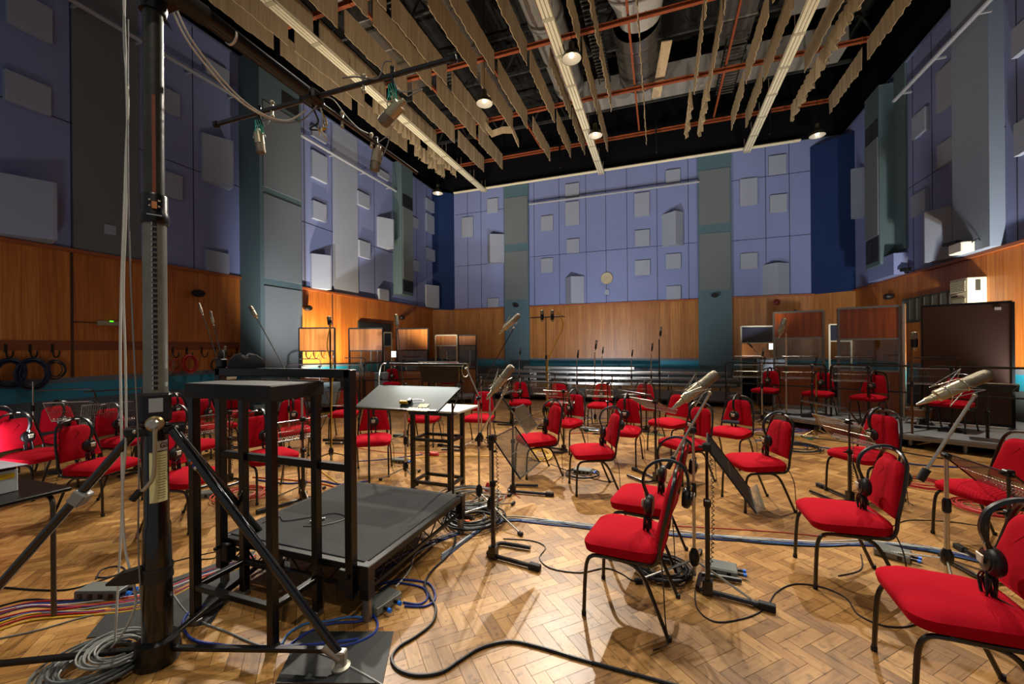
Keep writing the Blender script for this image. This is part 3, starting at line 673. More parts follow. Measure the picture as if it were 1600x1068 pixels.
# ================================================================ LIGHTS
def spot(loc,tgt,e,colr,ang,blend=.6,r=.15,name='spot'):
    L=bpy.data.lights.new(name,'SPOT'); L.energy=e; L.color=colr; L.spot_size=math.radians(ang); L.spot_blend=blend; L.shadow_soft_size=r
    o=bpy.data.objects.new(name,L); COL.objects.link(o); o.location=loc; o.rotation_euler=(V(tgt)-V(loc)).to_track_quat('-Z','Y').to_euler(); return o
def point(loc,e,colr,r=.1,name='lamp'):
    L=bpy.data.lights.new(name,'POINT'); L.energy=e; L.color=colr; L.shadow_soft_size=r
    o=bpy.data.objects.new(name,L); COL.objects.link(o); o.location=loc; return o
WARM=(1,.80,.56); NEU=(1,.9,.76); COOL=(.86,.92,1.)
# work lamps in the grid, plus one added fill: the main one hangs far down the room, so shadows run towards the camera
spot((-3.1,12.9,8.9),(-.6,3.0,0),4500,NEU,52,.9,.10,'grid_lamp_far')
spot((-8.2,8.9,8.8),(-4.2,2.4,.3),3500,NEU,56,.8,.25,'grid_lamp_left')
spot((3.4,9.4,8.9),(2.2,6.0,0),2400,NEU,78,.9,.12,'grid_lamp_right')
spot((-2.33,5.6,8.9),(-1.6,5.6,0),1500,NEU,72,.9,.2,'grid_lamp_centre')
spot((-6.0,9.8,8.9),(-5.6,6.4,0),900,NEU,75,.9,.12,'grid_lamp_left_rows')
spot((.4,-1.0,8.6),(-1.2,2.6,.3),620,NEU,70,.9,.12,'fill_near_camera')  # added fill from behind the camera, brightens the front posts and label
_d=bpy.data.lights.new('desk_lamp','AREA'); _d.shape='RECTANGLE'; _d.size=.9; _d.size_y=.03; _d.energy=8; _d.color=(.93,1,.95)
_o=bpy.data.objects.new('desk_lamp',_d); COL.objects.link(_o); _o.location=(-2.4,3.86,1.395); _o.rotation_euler=(V((-2.4,3.60,1.12))-V((-2.4,3.86,1.395))).to_track_quat('-Z','Y').to_euler()
spot((-1.0,15.5,8.8),(-2.4,15.2,0),500,NEU,90,.9,.15,'grid_lamp_benches')
# uplighters behind the screens and before the walls, plus an added fill
spot((-9.3,9.7,.7),(-10.3,10.9,3.4),1700,WARM,130,.9,.06,'uplight_left')
spot((5.75,8.95,.5),(6.3,10.6,3.4),800,WARM,140,.9,.06,'uplight_right')
spot((-7.2,6.2,.5),(-10.3,12.6,6.5),1500,(.95,.96,1),75,.9,.08,'uplight_left_wall')
spot((-2.5,11.4,.5),(-2.6,18,6.0),1500,(.95,.96,1),112,.9,.1,'uplight_far_wall')
spot((3.0,12.0,.5),(4.4,18,6.0),420,COOL,90,.9,.1,'uplight_far_right')
spot((5.7,8.75,.6),(6.3,13.6,6.6),1000,COOL,100,.9,.08,'uplight_right_wall')
spot((-6.5,2.0,.4),(-10.3,5.0,4.6),130,COOL,120,1,.3,'fill_near_left')  # added weak fill lifting the dark near left wall, no fixture there
spot((-5.2,9.0,1.),(-5.6,12,9.6),2100,NEU,115,1,.1,'uplight_grid_left')
spot((1.2,10.,1.),(.9,12.5,9.6),1000,NEU,115,1,.1,'uplight_grid_right')
spot((1.5,7.2,8.9),(.8,4.6,0),900,NEU,70,.9,.12,'grid_lamp_mid_right')
W=bpy.data.worlds.new('world'); S.world=W; W.use_nodes=True; W.node_tree.nodes['Background'].inputs[0].default_value=(.74,.76,.8,1); W.node_tree.nodes['Background'].inputs[1].default_value=.25
S.view_settings.view_transform='Standard'; S.view_settings.look='None'; S.view_settings.gamma=1; S.view_settings.exposure=0; S.view_settings.use_curve_mapping=False
# ================================================================ CHAIRS AND HEADPHONES
def rrect(cx,cy,hx,hy,r,n=5):
    o=[]
    for sx,sy,a0 in((1,1,0),(-1,1,90),(-1,-1,180),(1,-1,270)):
        for k in range(n+1):
            a=math.radians(a0+90*k/n); o.append(V((cx+sx*(hx-r)+r*math.cos(a),cy+sy*(hy-r)+r*math.sin(a),0)))
    return o
def make_chair():
    t=thing('stacking_chair','','chair')
    # seat cushion: domed, front edge fuller
    q=M(); rs=[]
    for z,k,r in((.388,.93,.06),(.393,1.0,.075),(.42,1.04,.09),(.45,1.045,.095),(.468,1.0,.095),(.482,.9,.09),(.491,.72,.08),(.495,.4,.05)):
        ring=rrect(.0,0,.215*k,.222*k,min(r,.2*k))
        rs.append([V((p.x,p.y*(1+.06*(p.x/.215)),z-.014*max(0,p.x/.215)**2*(z>.44)-.010*(p.y/.22)**2*(z>.46))) for p in ring])
    q.rings(rs); q.build('seat',RED,t)
    q=M().rings([rrect(0,0,.19,.195,.06),[p for p in rrect(0,0,.2,.205,.06)]]); 
    for i,v in enumerate(q.v): v.z=.382 if i<len(q.v)//2 else .394
    q.build('seat_pan',BLKT,t)
    # backrest
    def outline(ins,n=7):
        o=[]; w0,w1,z0,z1,r=.200-ins,.150-ins,.51+ins,.842-ins,.085
        o+=[V((0,-w0,z0)),V((0,w0,z0))]
        for k in range(n+1):
            a=math.radians(90*k/n); o.append(V((0,w1-r+r*math.cos(a),z1-r+r*math.sin(a))))
        for k in range(n+1):
            a=math.radians(90+90*k/n); o.append(V((0,-w1+r+r*math.cos(a),z1-r+r*math.sin(a))))
        return o
    def lean(z): return -.205-(z-.45)*.20
    q=M(); rs=[]
    for d,i in((-.016,.014),(-.012,.0),(.008,.0),(.022,.010),(.030,.03),(.034,.07)): rs.append([V((lean(p.z)+d,p.y,p.z)) for p in outline(i)])
    q.rings(rs); q.build('backrest',RED,t)
    # back frame hoop running down and forward under the seat
    pts=[(.10,-.205,.378),(-.12,-.208,.378)]
    half=[V((-.12,.208,.378)),V((-.185,.210,.39)),V((-.212,.210,.44)),V((-.222,.208,.52)),V((lean(.66)-.006,.198,.66)),V((lean(.78)-.006,.178,.78)),V((lean(.84)-.006,.158,.842)),V((lean(.88),.112,.884)),V((lean(.9),.045,.900))]
    full=[V((.10,.205,.378))]+half; full=full+[V((p.x,-p.y,p.z)) for p in full[::-1]]
    M().tube(cat(full,4),.0115,7).build('back_frame',BLKT,t)
    for s in(-1,1):
        f=[(.215,.215*s,0),(.208,.212*s,.2),(.196,.209*s,.315),(.165,.208*s,.362),(.105,.207*s,.372),(.02,.206*s,.372)]
        b=[(.02,.206*s,.372),(-.05,.206*s,.368),(-.105,.207*s,.34),(-.15,.209*s,.27),(-.21,.213*s,.13),(-.265,.217*s,0)]
        for p in(f,b):
            q=M().tube(cat(p,4),.0115,7); e=V(p[0] if p is f else p[-1]); lg=q.build('leg',BLKT,t); M().cyl(e,e+V((0,0,.025)),.0145,seg=8).build('foot_cap',RUBBER,lg)
    return t
def make_phones():
    t=thing('headphones','','headphones')
    # headband hooked over the hoop, arching forward; one cup hangs before the backrest, the other rests behind it
    def band(pts,w,th):
        c=cat(pts,6); rs=[]
        for i,p in enumerate(c):
            tt=(c[min(i+1,len(c)-1)]-c[max(i-1,0)]).normalized(); nn=V((0,1,0)).cross(tt).normalized()
            rs.append([p+V((0,-w,0))+nn*-th,p+V((0,-w*.6,0))+nn*th,p+V((0,w*.6,0))+nn*th,p+V((0,w,0))+nn*-th])
        return M().rings(rs)
    PB=mat('phones_black','0e0e0f',.38)
    band([(-.120,0,.70),(-.095,0,.78),(-.115,0,.86),(-.175,0,.912),(-.25,0,.928),(-.315,0,.905),(-.345,0,.85),(-.350,0,.78)],.017,.007).build('headband',PB,t)
    for x,z,s,h in((-.125,.640,1,1),(-.345,.72,-1,.9)):
        c=V((x,0,z)); cu=M().lathe([(.03,-.03),(.056*h,-.028),(.066*h,-.012),(.066*h,.004),(.055*h,.016),(.050*h,.017)],c,(s,0,.05*s),22).build('ear_cup',PB,t)
        M().lathe([(.046*h,.0),(.044*h,.022),(.02,.028)],c,(s,0,.05*s),18).build('cup_shell',mat('phones_shell','1d1b1c',.3),cu)
        q=M(); e=V((s*.034,0,.0)); q.rings([[c+e+V((0,-.020,-.012)),c+e+V((0,.020,-.012)),c+e+V((0,.027,.03)),c+e+V((0,-.027,.03))],[c+e*1.12+V((0,-.016,-.008)),c+e*1.12+V((0,.016,-.008)),c+e*1.12+V((0,.022,.026)),c+e*1.12+V((0,-.022,.026))]]); q.build('yoke_plate',mat('cup_cream','b5b09c',.4,.1),cu,smooth=False)
        M().cyl(c+V((.012*s,0,.04)),c+V((.02*s,0,.075)),.006,seg=8).build('slider',CHROME,cu)
    q=M(); pts=[]
    for i in range(90):
        a=i*.42; pts.append(V((-.118+.018*math.sin(a*.37),.03*math.sin(a)+.008*math.sin(a*2.1),.535+.06*math.cos(a))))
    q.tube(cat([V((-.12,0,.585))]+pts[::3],3),.0042,5)
    q.tube(cat([(-.12,.01,.50),(-.13,.04,.497),(-.19,.1,.47),(-.22,.17,.41),(-.24,.235,.3),(-.25,.245,.12),(-.26,.25,.006),(-.2,.33,.005)],5),.0038,5); q.build('cord',PB,t)
    return t
CH0=make_chair(); HP0=make_phones()
used=[False,False]
def put(src,k,loc,rz,label,group):
    if not used[k]:
        used[k]=True; place(src,loc,rz); src['label']=label; src['group']=group; return src
    return dup(src,loc,rz,label,group)
# x, y, floor height, facing (deg), where it is, headphones?
CHAIRS=[(-.20,2.63,0,172,'nearest the podium on the right, seat towards it',1),(-.12,3.32,0,170,'just behind the front centre chair, beside the microphone pole',1),
(1.24,2.43,0,176,'at the bottom right corner of the picture, nearest of all',1),(1.16,3.42,0,180,'third in the front right row, silver box behind it',1),
(.88,4.72,0,-160,'behind the tilted edge-on music stand, right of centre',1),(-.74,4.64,0,-158,'alone in the centre, right of the yellow cable coil',1),
(-1.5,5.02,0,-142,'just left behind the centre chair, near the yellow coil',1),(-1.40,6.28,0,-112,'behind the black stand pole at centre, third row',1),
(.25,5.36,0,-140,'behind the big microphone, right of centre',1),(.88,6.25,0,-122,'right of the microphone stand, before the dark floor',1),
(-.5,5.9,0,-98,'small at centre under the folded stand arm',1),(.10,6.72,0,-128,'partly hidden behind the centre stand desk',0),
(2.0,5.35,0,-148,'behind the wire music stand before the right riser',1),(2.42,4.32,0,-165,'at the right edge behind the slanted wire desk',0),
(-2.83,8.3,0,-70,'leftmost of the four in the farthest row',1),(-2.05,8.35,0,-88,'second from the left in the farthest row',0),
(-1.14,8.32,0,-92,'third from the left in the farthest row',1),(-.32,8.37,0,-94,'rightmost of the four in the farthest row',1),
(-2.86,6.25,0,-84,'behind the lamp-loop microphone stand left of centre',0),(-3.72,5.95,0,-78,'seen between the legs of the small black desk stand',1),
(-3.5,4.35,0,-58,'directly behind the lit slanted score desk',1),(-5.4,5.95,0,-62,'seen through the guard rail beside its right post',0),
(-4.96,4.47,0,-35,'behind the cage stand with a wire desk before it',1),(-4.06,3.34,0,-18,'filling the gap between the cage stand posts',1),
(-6.6,2.52,0,16,'second from the left picture edge, whole chair visible',1),(-5.36,2.5,0,20,'directly left of the crank stand leg',1),
(-7.62,3.2,0,2,'under the arms of the leftmost music stand',1),(-6.55,3.3,0,10,'behind the hanging white cables',1),
(-4.12,2.54,0,14,'directly right of the crank stand pole',1),(-5.4,3.4,0,8,'behind the right crank stand leg, middle row',1),
(-7.2,4.35,0,-5,'against the cyan band behind the crank stand',1),(-6.45,4.36,0,2,'behind the cage stand left post, far row',1),
(-7.3,5.35,0,-32,'farthest left row, half hidden by the guard rail',0),(-7.75,2.62,0,-6,'cut by the left picture edge',0),
(-5.6,5.1,0,-35,'small one behind the cage stand right post',1),
(2.96,9.79,.2,-128,'second from the left on the right riser',1),(3.58,9.28,.2,-130,'third from the left on the right riser',1),(2.14,10.24,.2,-122,'leftmost on the right riser',1),(4.45,8.7,.2,-135,'rightmost on the riser behind the large microphone',0),
(-6.95,9.45,.2,-55,'on the left riser behind the score desk edge',1),(-5.75,10.5,.2,-60,'on the left riser behind the black music desk',0)]
for x,y,z,a,w,h in CHAIRS:
    put(CH0,0,(x,y,z),math.radians(a),'red stacking chair '+w,'red stacking chairs')
    if h: put(HP0,1,(x,y,z),math.radians(a)+0.0,'headphones on the red chair '+w,'headphones hung on the chairs')
# ================================================================ MUSIC STANDS
WIRE=mat('wire_grey','8a857a',.3,.85)
def music_stand(base,top,az,label,tilt=38,tall=True,w=(-.44,.08),gh=.30,basedir=None,solid=False,two=False,z0=0.,coilc=True,foot=.42):
    """pole on an L foot, wire desk hinged at the pole top; az = direction (deg) of the desk's long side away from the pole"""
    bx_,by_=base[0],base[1]; t=thing('music_stand',label,'music stand',(bx_,by_,z0),'black wire music stands'); O=V((bx_,by_,z0))
    bd=math.radians(az if basedir is None else basedir); d=V((math.cos(bd),math.sin(bd),0)); n=V((-d.y,d.x,0))
    q=M(); 
    q.tube(fillet([O+d*foot+V((0,0,.022)),O-d*.06+V((0,0,.022)),O-d*.06+n*.2+V((0,0,.022)),O+d*foot*.55+n*.24+V((0,0,.022))],.03),.016,8); q.box(O+V((0,0,.05)),(.06,.05,.09),rz=bd)
    b=q.build('base',BLKT,t); M().bar(O+d*(foot-.06)+V((0,0,.022)),O+d*(foot+.03)+V((0,0,.022)),.042,bev=.004).build('rubber_foot',RUBBER,b)
    M().bar(O+V((0,0,.03)),O+V((0,0,top*.62)),.028,bev=.003).build('lower_pole',BLKT,t)
    M().cyl(O+V((0,0,top*.6)),O+V((0,0,top)),.010,seg=8).build('upper_pole',BLKT,t)
    M().box(O+V((0,0,top*.62)),(.045,.045,.05),bev=.008).cyl(O+V((0,0,top*.62)),O+V((0,0,top*.62))+n*.06,.008).build('clutch',BLACK,t)
    a=math.radians(az); u=V((math.cos(a),math.sin(a),0)); k=V((-u.y,u.x,0)); tl=math.radians(tilt)
    up=V((0,0,math.cos(tl)))+k*math.sin(tl); H=O+V((0,0,top)); nn=up.cross(u)
    X=lambda s,h: H+u*s+up*h
    A,B=-w[0],-w[1]      # desk from -w1 (near pole) to A
    if solid:
        q=M(); q.rings([[X(B,-.02),X(A,-.02),X(A,.30),X(B,.30)],[p+nn*.006 for p in(X(B,-.02),X(A,-.02),X(A,.30),X(B,.30))]]); dk=q.build('desk_plate',mat('desk_black','121615',.65),t,smooth=False)
        M().tube(fillet([X(B+.06,0),X(B,.34),X(A,.34)],.04),.007,6).build('desk_frame',CHROME,t)
        M().rings([[X(B,-.02),X(A,-.02),X(A,-.015),X(B,-.015)],[p-nn*.05 for p in(X(B,-.02),X(A,-.02),X(A,-.015),X(B,-.015))]]).build('ledge',BLACK,dk,smooth=False)
    else:
        q=M().tube([X(B,-gh),X(B,0),X(A,0),X(A,-gh)],.007,6,closed=True).build('desk_frame',CHROME if tall else BLKT,t)
        if tall: M().tube(fillet([X(B,0),X(B-.015,.20),X(A,.20)],.05),.0105,6).build('loop_arm',BLKT,t)
        q=M(); nw=26
        for i in range(nw+1):
            s=B+(A-B)*i/nw; q.tube([X(s,0),X(s,-gh),X(s,-gh)-nn*.06],.0027,4)
        q.tube([X(B,-gh)-nn*.05,X(A,-gh)-nn*.05],.004,5).tube([X(B,-gh*.5),X(A,-gh*.5)],.003,4); q.build('wire_grid',WIRE,t)
    q=M(); q.box(H,(.05,.05,.05),rz=a,bev=.006).cyl(H,H+k*.05,.009); q.build('tilt_joint',BLACK,t)
    if coilc:
        q=M(); pts=[]; L=top*.75
        for i in range(150):
            s=i/149; pts.append(O+V((.024+.008*math.cos(i*1.0)+.012*math.sin(s*3.1),.008*math.sin(i*1.0)+.014,top-.05-L*s)))
        q.tube(pts,.0028,4); q.build('coiled_lead',MC['phones_black'],t)
    return t
def fp(px,py,z=0.): p=P(px,py,z); return (p.x,p.y)
MS=[((771,872),.915,88,dict(tilt=38,tall=False,w=(-.47,.0),gh=.36,basedir=-8,foot=.36),'nearest centre music stand, wire desk folded down beside the pole'),
((802,770),.92,92,dict(tilt=35,tall=True,w=(-.42,.05),basedir=5),'music stand just behind the nearest centre one, low foot showing'),
((1106,928),.95,84,dict(tilt=36,tall=False,w=(-.46,.02),gh=.46,basedir=-10,foot=.34),'front music stand seen edge-on right of the large microphone'),
((1328,782),.81,110,dict(tilt=40,w=(-.52,.12),gh=.34),'wire music stand before the red chair and right riser'),
((1577,905),.72,96,dict(tilt=48,tall=False,w=(-.62,.04),gh=.36),'large slanted wire desk at the right picture edge'),
((1025,750),.94,130,dict(tilt=60,w=(-.5,.05)),'tall black stand at centre with folded arm to the left'),
((881,704),.92,168,dict(tilt=45,w=(-.34,.08)),'black music stand behind the centre chairs, third row'),
((359,752),.84,-98,dict(tilt=35,tall=False,w=(-.42,.10)),'wire desk stand seen through the cage stand left post'),
((474,782),.86,-108,dict(tilt=38,tall=False,w=(-.25,.26)),'wire desk stand between the cage stand posts'),
((541,690),.86,-172,dict(tilt=25,tall=False,w=(-.4,.05)),'wire desk stand just left of the guard rail right post'),
((605,690),.84,180,dict(tilt=25,tall=False,w=(-.05,.62)),'wire desk stand hidden behind the lit score desk'),
((146,735),.93,-140,dict(tilt=30,w=(-.5,.04)),'leftmost music stand with two arms over a red chair'),
((213,735),.93,-105,dict(tilt=30,w=(-.5,.04)),'music stand behind the hanging white cables'),
((950,676),.92,178,dict(tilt=25,w=(-.42,.08)),'music stand before the third far row chair'),
((1010,672),.92,178,dict(tilt=25,tall=False,w=(-.42,.08)),'music stand before the rightmost far row chair'),
((862,668),.92,178,dict(tilt=25,w=(-.42,.08)),'music stand before the second far row chair'),
((800,662),.92,178,dict(tilt=25,tall=False,w=(-.42,.08)),'music stand before the leftmost far row chair'),
((1543,705),.92,150,dict(tilt=70,tall=False,w=(-.3,.3),solid=True),'dark solid desk at the right edge before the riser'),
((722,700),1.06,178,dict(tilt=20,w=(-.02,.0),solid=True),'solid black music desk with chrome edge behind the score desk')]
MS[-1][3]['w']=(-.74,.02)
for b,top,az,kw,lb in MS: music_stand(fp(*b),top,az,lb,**kw)
for b,top,az,lb in(((1269,650),1.0,176,'music stand at the second riser chair'),((1357,660),1.0,172,'music stand at the third riser chair'),((1487,672),1.0,170,'music stand at the rightmost riser chair'),((1190,645),1.0,178,'music stand at the leftmost riser chair')):
    p=P(*b,.2); music_stand((p.x,p.y),top,az,lb,tilt=25,w=(-.5,.05),z0=.2)
for b,lb in(((500,640),'music stand on the left riser over the guard rail'),((570,634),'music stand on the left riser beside the guard rail post'),((660,628),'music stand on the left riser behind the black desk')):
    p=P(*b,.2); music_stand((p.x,p.y),1.0,185,lb,tilt=25,w=(-.5,.05),z0=.2)
# ================================================================ MICROPHONES AND THEIR STANDS
def microphone(a,b,label,r=.028,cage=True,m=NICKEL,tail=True):
    """a = cable end, b = head end"""
    a,b=V(a),V(b); d=(b-a); L=d.length; d.normalize(); t=thing('microphone',label,'microphone',a+d*L*.5)
    M().lathe([(r*.8,L*.27),(r,L*.285),(r,L*.655),(r*.97,L*.66)],a,d,24).build('body',m,t)
    M().lathe([(r*1.0,L*.66),(r*1.04,L*.67),(r*1.04,L*.69),(r*.98,L*.70),(r*1.0,L*.90),(r*.9,L*.965),(r*.6,L*.995),(.001,L*1.0)],a,d,24).build('head_grille',mat('mic_mesh','857d6c',.4,.85,var=.4,scale=300,bump=.5),t)
    M().lathe([(r*.42,L*.12),(r*.5,L*.14),(r*.5,L*.22),(r*.62,L*.225),(r*.62,L*.26),(r*.8,L*.27)],a,d,16).build('connector',NICKEL,t)
    if tail: M().lathe([(r*.16,0),(r*.22,L*.02),(r*.42,L*.12)],a,d,10).build('cable_sleeve',CHROME,t)
    if cage:
        x,y,_=basis(d); q=M(); e=lambda s_,rr,kk: a+d*L*s_+(x*math.cos(kk*PI/3)+y*math.sin(kk*PI/3))*r*rr
        for s_ in(.42,.64): q.tube([e(s_,1.12,k/2) for k in range(12)],.0035,5,closed=True)
        for k in range(3):
            kk=k*2; q.tube([e(.42,1.12,kk),e(.34,2.3,kk+.5),e(.64,1.2,kk+1)],.0026,5); q.tube([e(.64,1.12,kk+1),e(.74,2.5,kk+1.5),e(.42,1.2,kk+2)],.0026,5)
            q.tube([e(.34,2.3,kk+.5),e(.74,2.5,kk+1.5)],.0022,5)
        q.build('shock_mount',CHROME,t)
    return t
def mic_stand(base,top,label,boom=None,legs=(200,320,80),leg=.36,z0=0.,r=.009,m=CHROME,hub='tripod',cw=True,group=None,bm=None):
    O=V((base[0],base[1],z0)); t=thing('microphone_stand',label,'microphone stand',O,group)
    if hub=='tripod':
        M().lathe([(.02,.10),(.032,.12),(.036,.17),(.02,.21)],O,seg=14).build('hub',BLACK,t)
        for a in legs:
            e=O+V((math.cos(math.radians(a))*leg,math.sin(math.radians(a))*leg,.018)); lg=M().cyl(O+V((0,0,.14)),e,.008,seg=8).build('leg',m,t)
            M().bar(e+(O-e)*.08,e-(O-e)*.06+V((0,0,.0)),.03,bev=.006).build('rubber_foot',RUBBER,lg)
        M().cyl(O+V((0,0,.1)),O+V((0,0,.22)),.012).build('collar',BLACK,t)
    else: M().lathe([(.15,0),(.15,.012),(.12,.022),(.02,.03),(.015,.06)],O,seg=24).build('round_base',BLACK,t)
    M().cyl(O+V((0,0,.03)),O+V((0,0,top*.6)),r*1.25,seg=10).build('lower_pole',m,t); M().cyl(O+V((0,0,top*.58)),O+V((0,0,top)),r,seg=10).build('upper_pole',m,t)
    M().lathe([(r*1.3,-.05),(r*2,-.04),(r*2,.03),(r*1.3,.05)],O+V((0,0,top*.6)),seg=12).build('clutch',BLACK,t)
    if boom:
        A,B=V(boom[0]),V(boom[1]); b=M().cyl(A,B,r*.9,seg=8).build('boom_arm',bm or m,t)
        if cw: M().cyl(A,A+(B-A).normalized()*.09,r*2,seg=12).build('boom_grip',RUBBER,b)
        c=O+V((0,0,top)); M().lathe([(.012,-.03),(.022,-.02),(.022,.02),(.012,.03)],c,(V(B)-V(A)).cross(V((0,0,1))),14).build('boom_joint',BLACK,t)
        M().ball(B,.014).build('swivel',NICKEL,t)
    return t
def PY(px,py,Y): return oY(px,py,Y)
# large microphone centre right
b=fp(1085,905); Y=b[1]; tp=PY(1085,672,Y)
mic_stand(b,tp.z,'chrome tripod stand of the large microphone beside the front red chair',boom=(PY(1043,731,Y-.05),PY(1109,614,Y-.05)),legs=(205,330,80),leg=.40)
microphone(PY(1049,640,Y-.05),PY(1121,582,Y-.05),'large nickel microphone in a wire cradle right of centre',r=.034)
# centre left
b=fp(767,812); Y=b[1]; tp=PY(766,620,Y)
mic_stand(b,tp.z+.02,'chrome tripod stand behind the nearest centre music stand',boom=(PY(744,688,Y-.05),PY(792,606,Y-.05)),legs=(200,330,80),leg=.42)
microphone(PY(760,624,Y-.05),PY(801,571,Y-.05),'nickel microphone with green sleeve left of centre, pointing up right',r=.036)
# right
b=fp(1480,905); Y=b[1]; tp=PY(1480,712,Y)
mic_stand(b,tp.z,'chrome microphone stand at the right with its boom crossing the riser',boom=(PY(1437,750,Y-.05),PY(1523,618,Y-.05)),legs=(250,10,130),leg=.4,r=.012)
mc=microphone(PY(1432,632,Y-.05),PY(1548,583,Y-.05),'biggest nickel microphone at the right with a red ring',r=.040)
A,B=PY(1432,632,Y-.05),PY(1548,583,Y-.05); d=(B-A).normalized(); M().lathe([(.019,0),(.024,.004),(.024,.014),(.019,.018)],A+d*((B-A).length*.27),d,16).build('red_ring',mat('ring_red','b8321a',.4),mc)
# tall far-left-of-centre one
b=fp(749,770); Y=4.6; 
mic_stand((PY(752,650,6.0).x,6.0),PY(752,600,6.0).z+.1,'stand whose long dark boom rises before the far teal pilaster',boom=(PY(752,602,6.0),PY(803,512,6.0)),legs=(200,330,80),bm=BLKT)
microphone(PY(779,522,5.98),PY(812,491,5.98),'microphone high before the teal pilaster, left of centre',r=.04)
# lamp loop gooseneck stand
b=fp(749,790); Y=b[1]
t=mic_stand(b,PY(749,622,Y).z,'slim chrome stand with a wire ring at its top, beside the score desk',boom=(PY(749,620,Y),PY(729,575,Y)),legs=(150,330,60),leg=.4,cw=False)
c=PY(727,578,Y); q=M().tube([c+Rt*(.035*math.cos(a))+V((0,0,.07*math.sin(a))) for a in [PI/10*i for i in range(20)]],.003,5,closed=True); q.build('wire_ring',NICKEL,t)
# right riser floor mic with tripod
p=P(1229,662); 
mic_stand((p.x,p.y),PY(1229,520,p.y).z,'tall pale stand with splayed leg before the right riser',legs=(-40,200,90),leg=.75,r=.014)
microphone(PY(1217,528,p.y),PY(1226,497,p.y),'upright microphone before the orange wooden screen',r=.05)
p=P(1425.6,697)
mic_stand((p.x,p.y),PY(1426,535,p.y).z,'bronze microphone stand before the big brown screen',legs=(20,140,260),leg=.2,r=.012,m=mat('bronze_pole','6d4c35',.35,.7),hub='round')
microphone(PY(1429,552,p.y),PY(1429,518,p.y),'black upright microphone before the big brown screen',r=.05,cage=False,m=BLACK,tail=False)
# slim pole stands around the back
def slim(px,pyb,pyt,label,m=CHROME,head=True,z0=0.,hr=.035,depthpy=None,m2=BLACK):
    p=P(px,pyb,z0); T=PY(px,pyt,p.y); mic_stand((p.x,p.y),T.z-z0,label,legs=(210,330,90),leg=.3,r=.012,m=m,z0=z0,hub='round' if m is BLKT else 'tripod',group='slim microphone stands')
    if head: microphone(T+V((0,0,-.0)),T+V((.03,0,.26)),'dark slim microphone on the stand: '+label,r=hr*.6,cage=False,m=m2,tail=False)
slim(812,634,558,'pole before the leftmost far row chair')
slim(902,648,563,'pole left of the third far row chair')
slim(930,662,550,'pole through the third far row chair')
slim(941,630,556,'short pole before the far benches at centre')
slim(987,630,560,'pole before the benches right of centre')
slim(1018,640,552,'pole with an upright dark capsule before the benches')
slim(1031,665,530,'tallest pole right of centre, head bent left',m=BLKT)
slim(1191,664,562,'pole at the left end of the right riser')
slim(1276,682,585,'yellowish pole at the second riser chair',m=mat('brass_pole','9a8450',.35,.7),head=False)
slim(1372,668,590,'pole at the third riser chair',head=False)
slim(634,748,648,'grey pole seen between score desk and desk stand',head=False)
slim(473,778,615,'chrome pole seen between the cage stand posts',head=False)
slim(52,700,596,'pole below the fat navy cable coil',head=False)
slim(350,700,565,'black stand behind the guard rail left post',m=BLKT)
p=P(517.5,722); mic_stand((p.x,p.y),PY(517,500,p.y).z,'tall stand with a yellow cable before the left wooden screen',legs=(190,310,70),leg=.3,r=.011,m=BLKT)
M().tube(cat([PY(517,505,p.y)+V((.02,-.02,0)),PY(511,540,p.y),PY(519,575,p.y),PY(518,640,p.y),PY(519,716,p.y),PY(526,722,p.y)],8),.008,6).build('cable',CB['yellow']); tag(COL.objects[-1],'yellow cable running down the tall stand before the left wooden screen','cable')
tag(COL.objects[-1],'yellow cable running down the tall stand before the left wooden screen','cable')
microphone(PY(516,512,p.y),PY(514,494,p.y),'small dark microphone atop the yellow-cabled stand',r=.03,cage=False,m=BLACK,tail=False)
# T-bar pair at far left centre
p=P(854,650); T=PY(853,496,p.y)
t=mic_stand((p.x,p.y),T.z,'tall pole with a T-bar carrying two microphones before the far dado',legs=(200,320,90),leg=.35,r=.013,m=mat('brass_pole2','8c7a4a',.35,.7))
M().cyl(PY(829,496,p.y),PY(883,494,p.y),.015,seg=8).build('cross_bar',BLKT,t)
for px in(847,863): microphone(PY(px,505,p.y),PY(px,484,p.y),'black microphone on the T-bar, %s of the pair'%('left' if px==847 else 'right'),r=.04,cage=False,m=BLACK,tail=False)
M().tube(cat([PY(879,492,p.y),PY(872,488,p.y),PY(880,508,p.y),PY(866,540,p.y),PY(856,565,p.y),PY(856,600,p.y),PY(855,650,p.y)],8),.014,6).build('cable',CB['yellow']); tag(COL.objects[-1],'tan cable hanging from the T-bar down its pole','cable')
# bent boom mics at left
def boommic(base,tp,A,B,label,m2=NICKEL,r=.03,Y=None):
    p=P(*base); Y=p.y
    mic_stand((p.x,p.y),PY(*tp,Y).z,'stand of the '+label,boom=(PY(*A,Y),PY(*B,Y)),legs=(200,320,80),leg=.3,cw=False,bm=mat('grey_arm','55534e',.4,.6))
    d=PY(*B,Y)-PY(*A,Y); microphone(PY(*B,Y)-d.normalized()*.03,PY(*B,Y)+d.normalized()*.24,label,r=r,cage=False,m=m2,tail=False)
boommic((452,720),(449,585),(452,588),(402,498),'pale microphone on a long boom crossing the thick pilaster')
boommic((345,690),(340,560),(343,572),(317,492),'thin microphone on a boom against the dark dado, left one',r=.022)
boommic((352,705),(350,575),(351,580),(334,508),'thin microphone on a boom against the dark dado, right one',r=.02)
boommic((634,690),(628,600),(630,600),(621,512),'grey microphone rising in front of the third wooden screen',m2=GREY)
boommic((1215,640),(1200,560),(1192,560),(1178,545),'small black microphone behind the leftmost riser chair',m2=BLACK,r=.022)
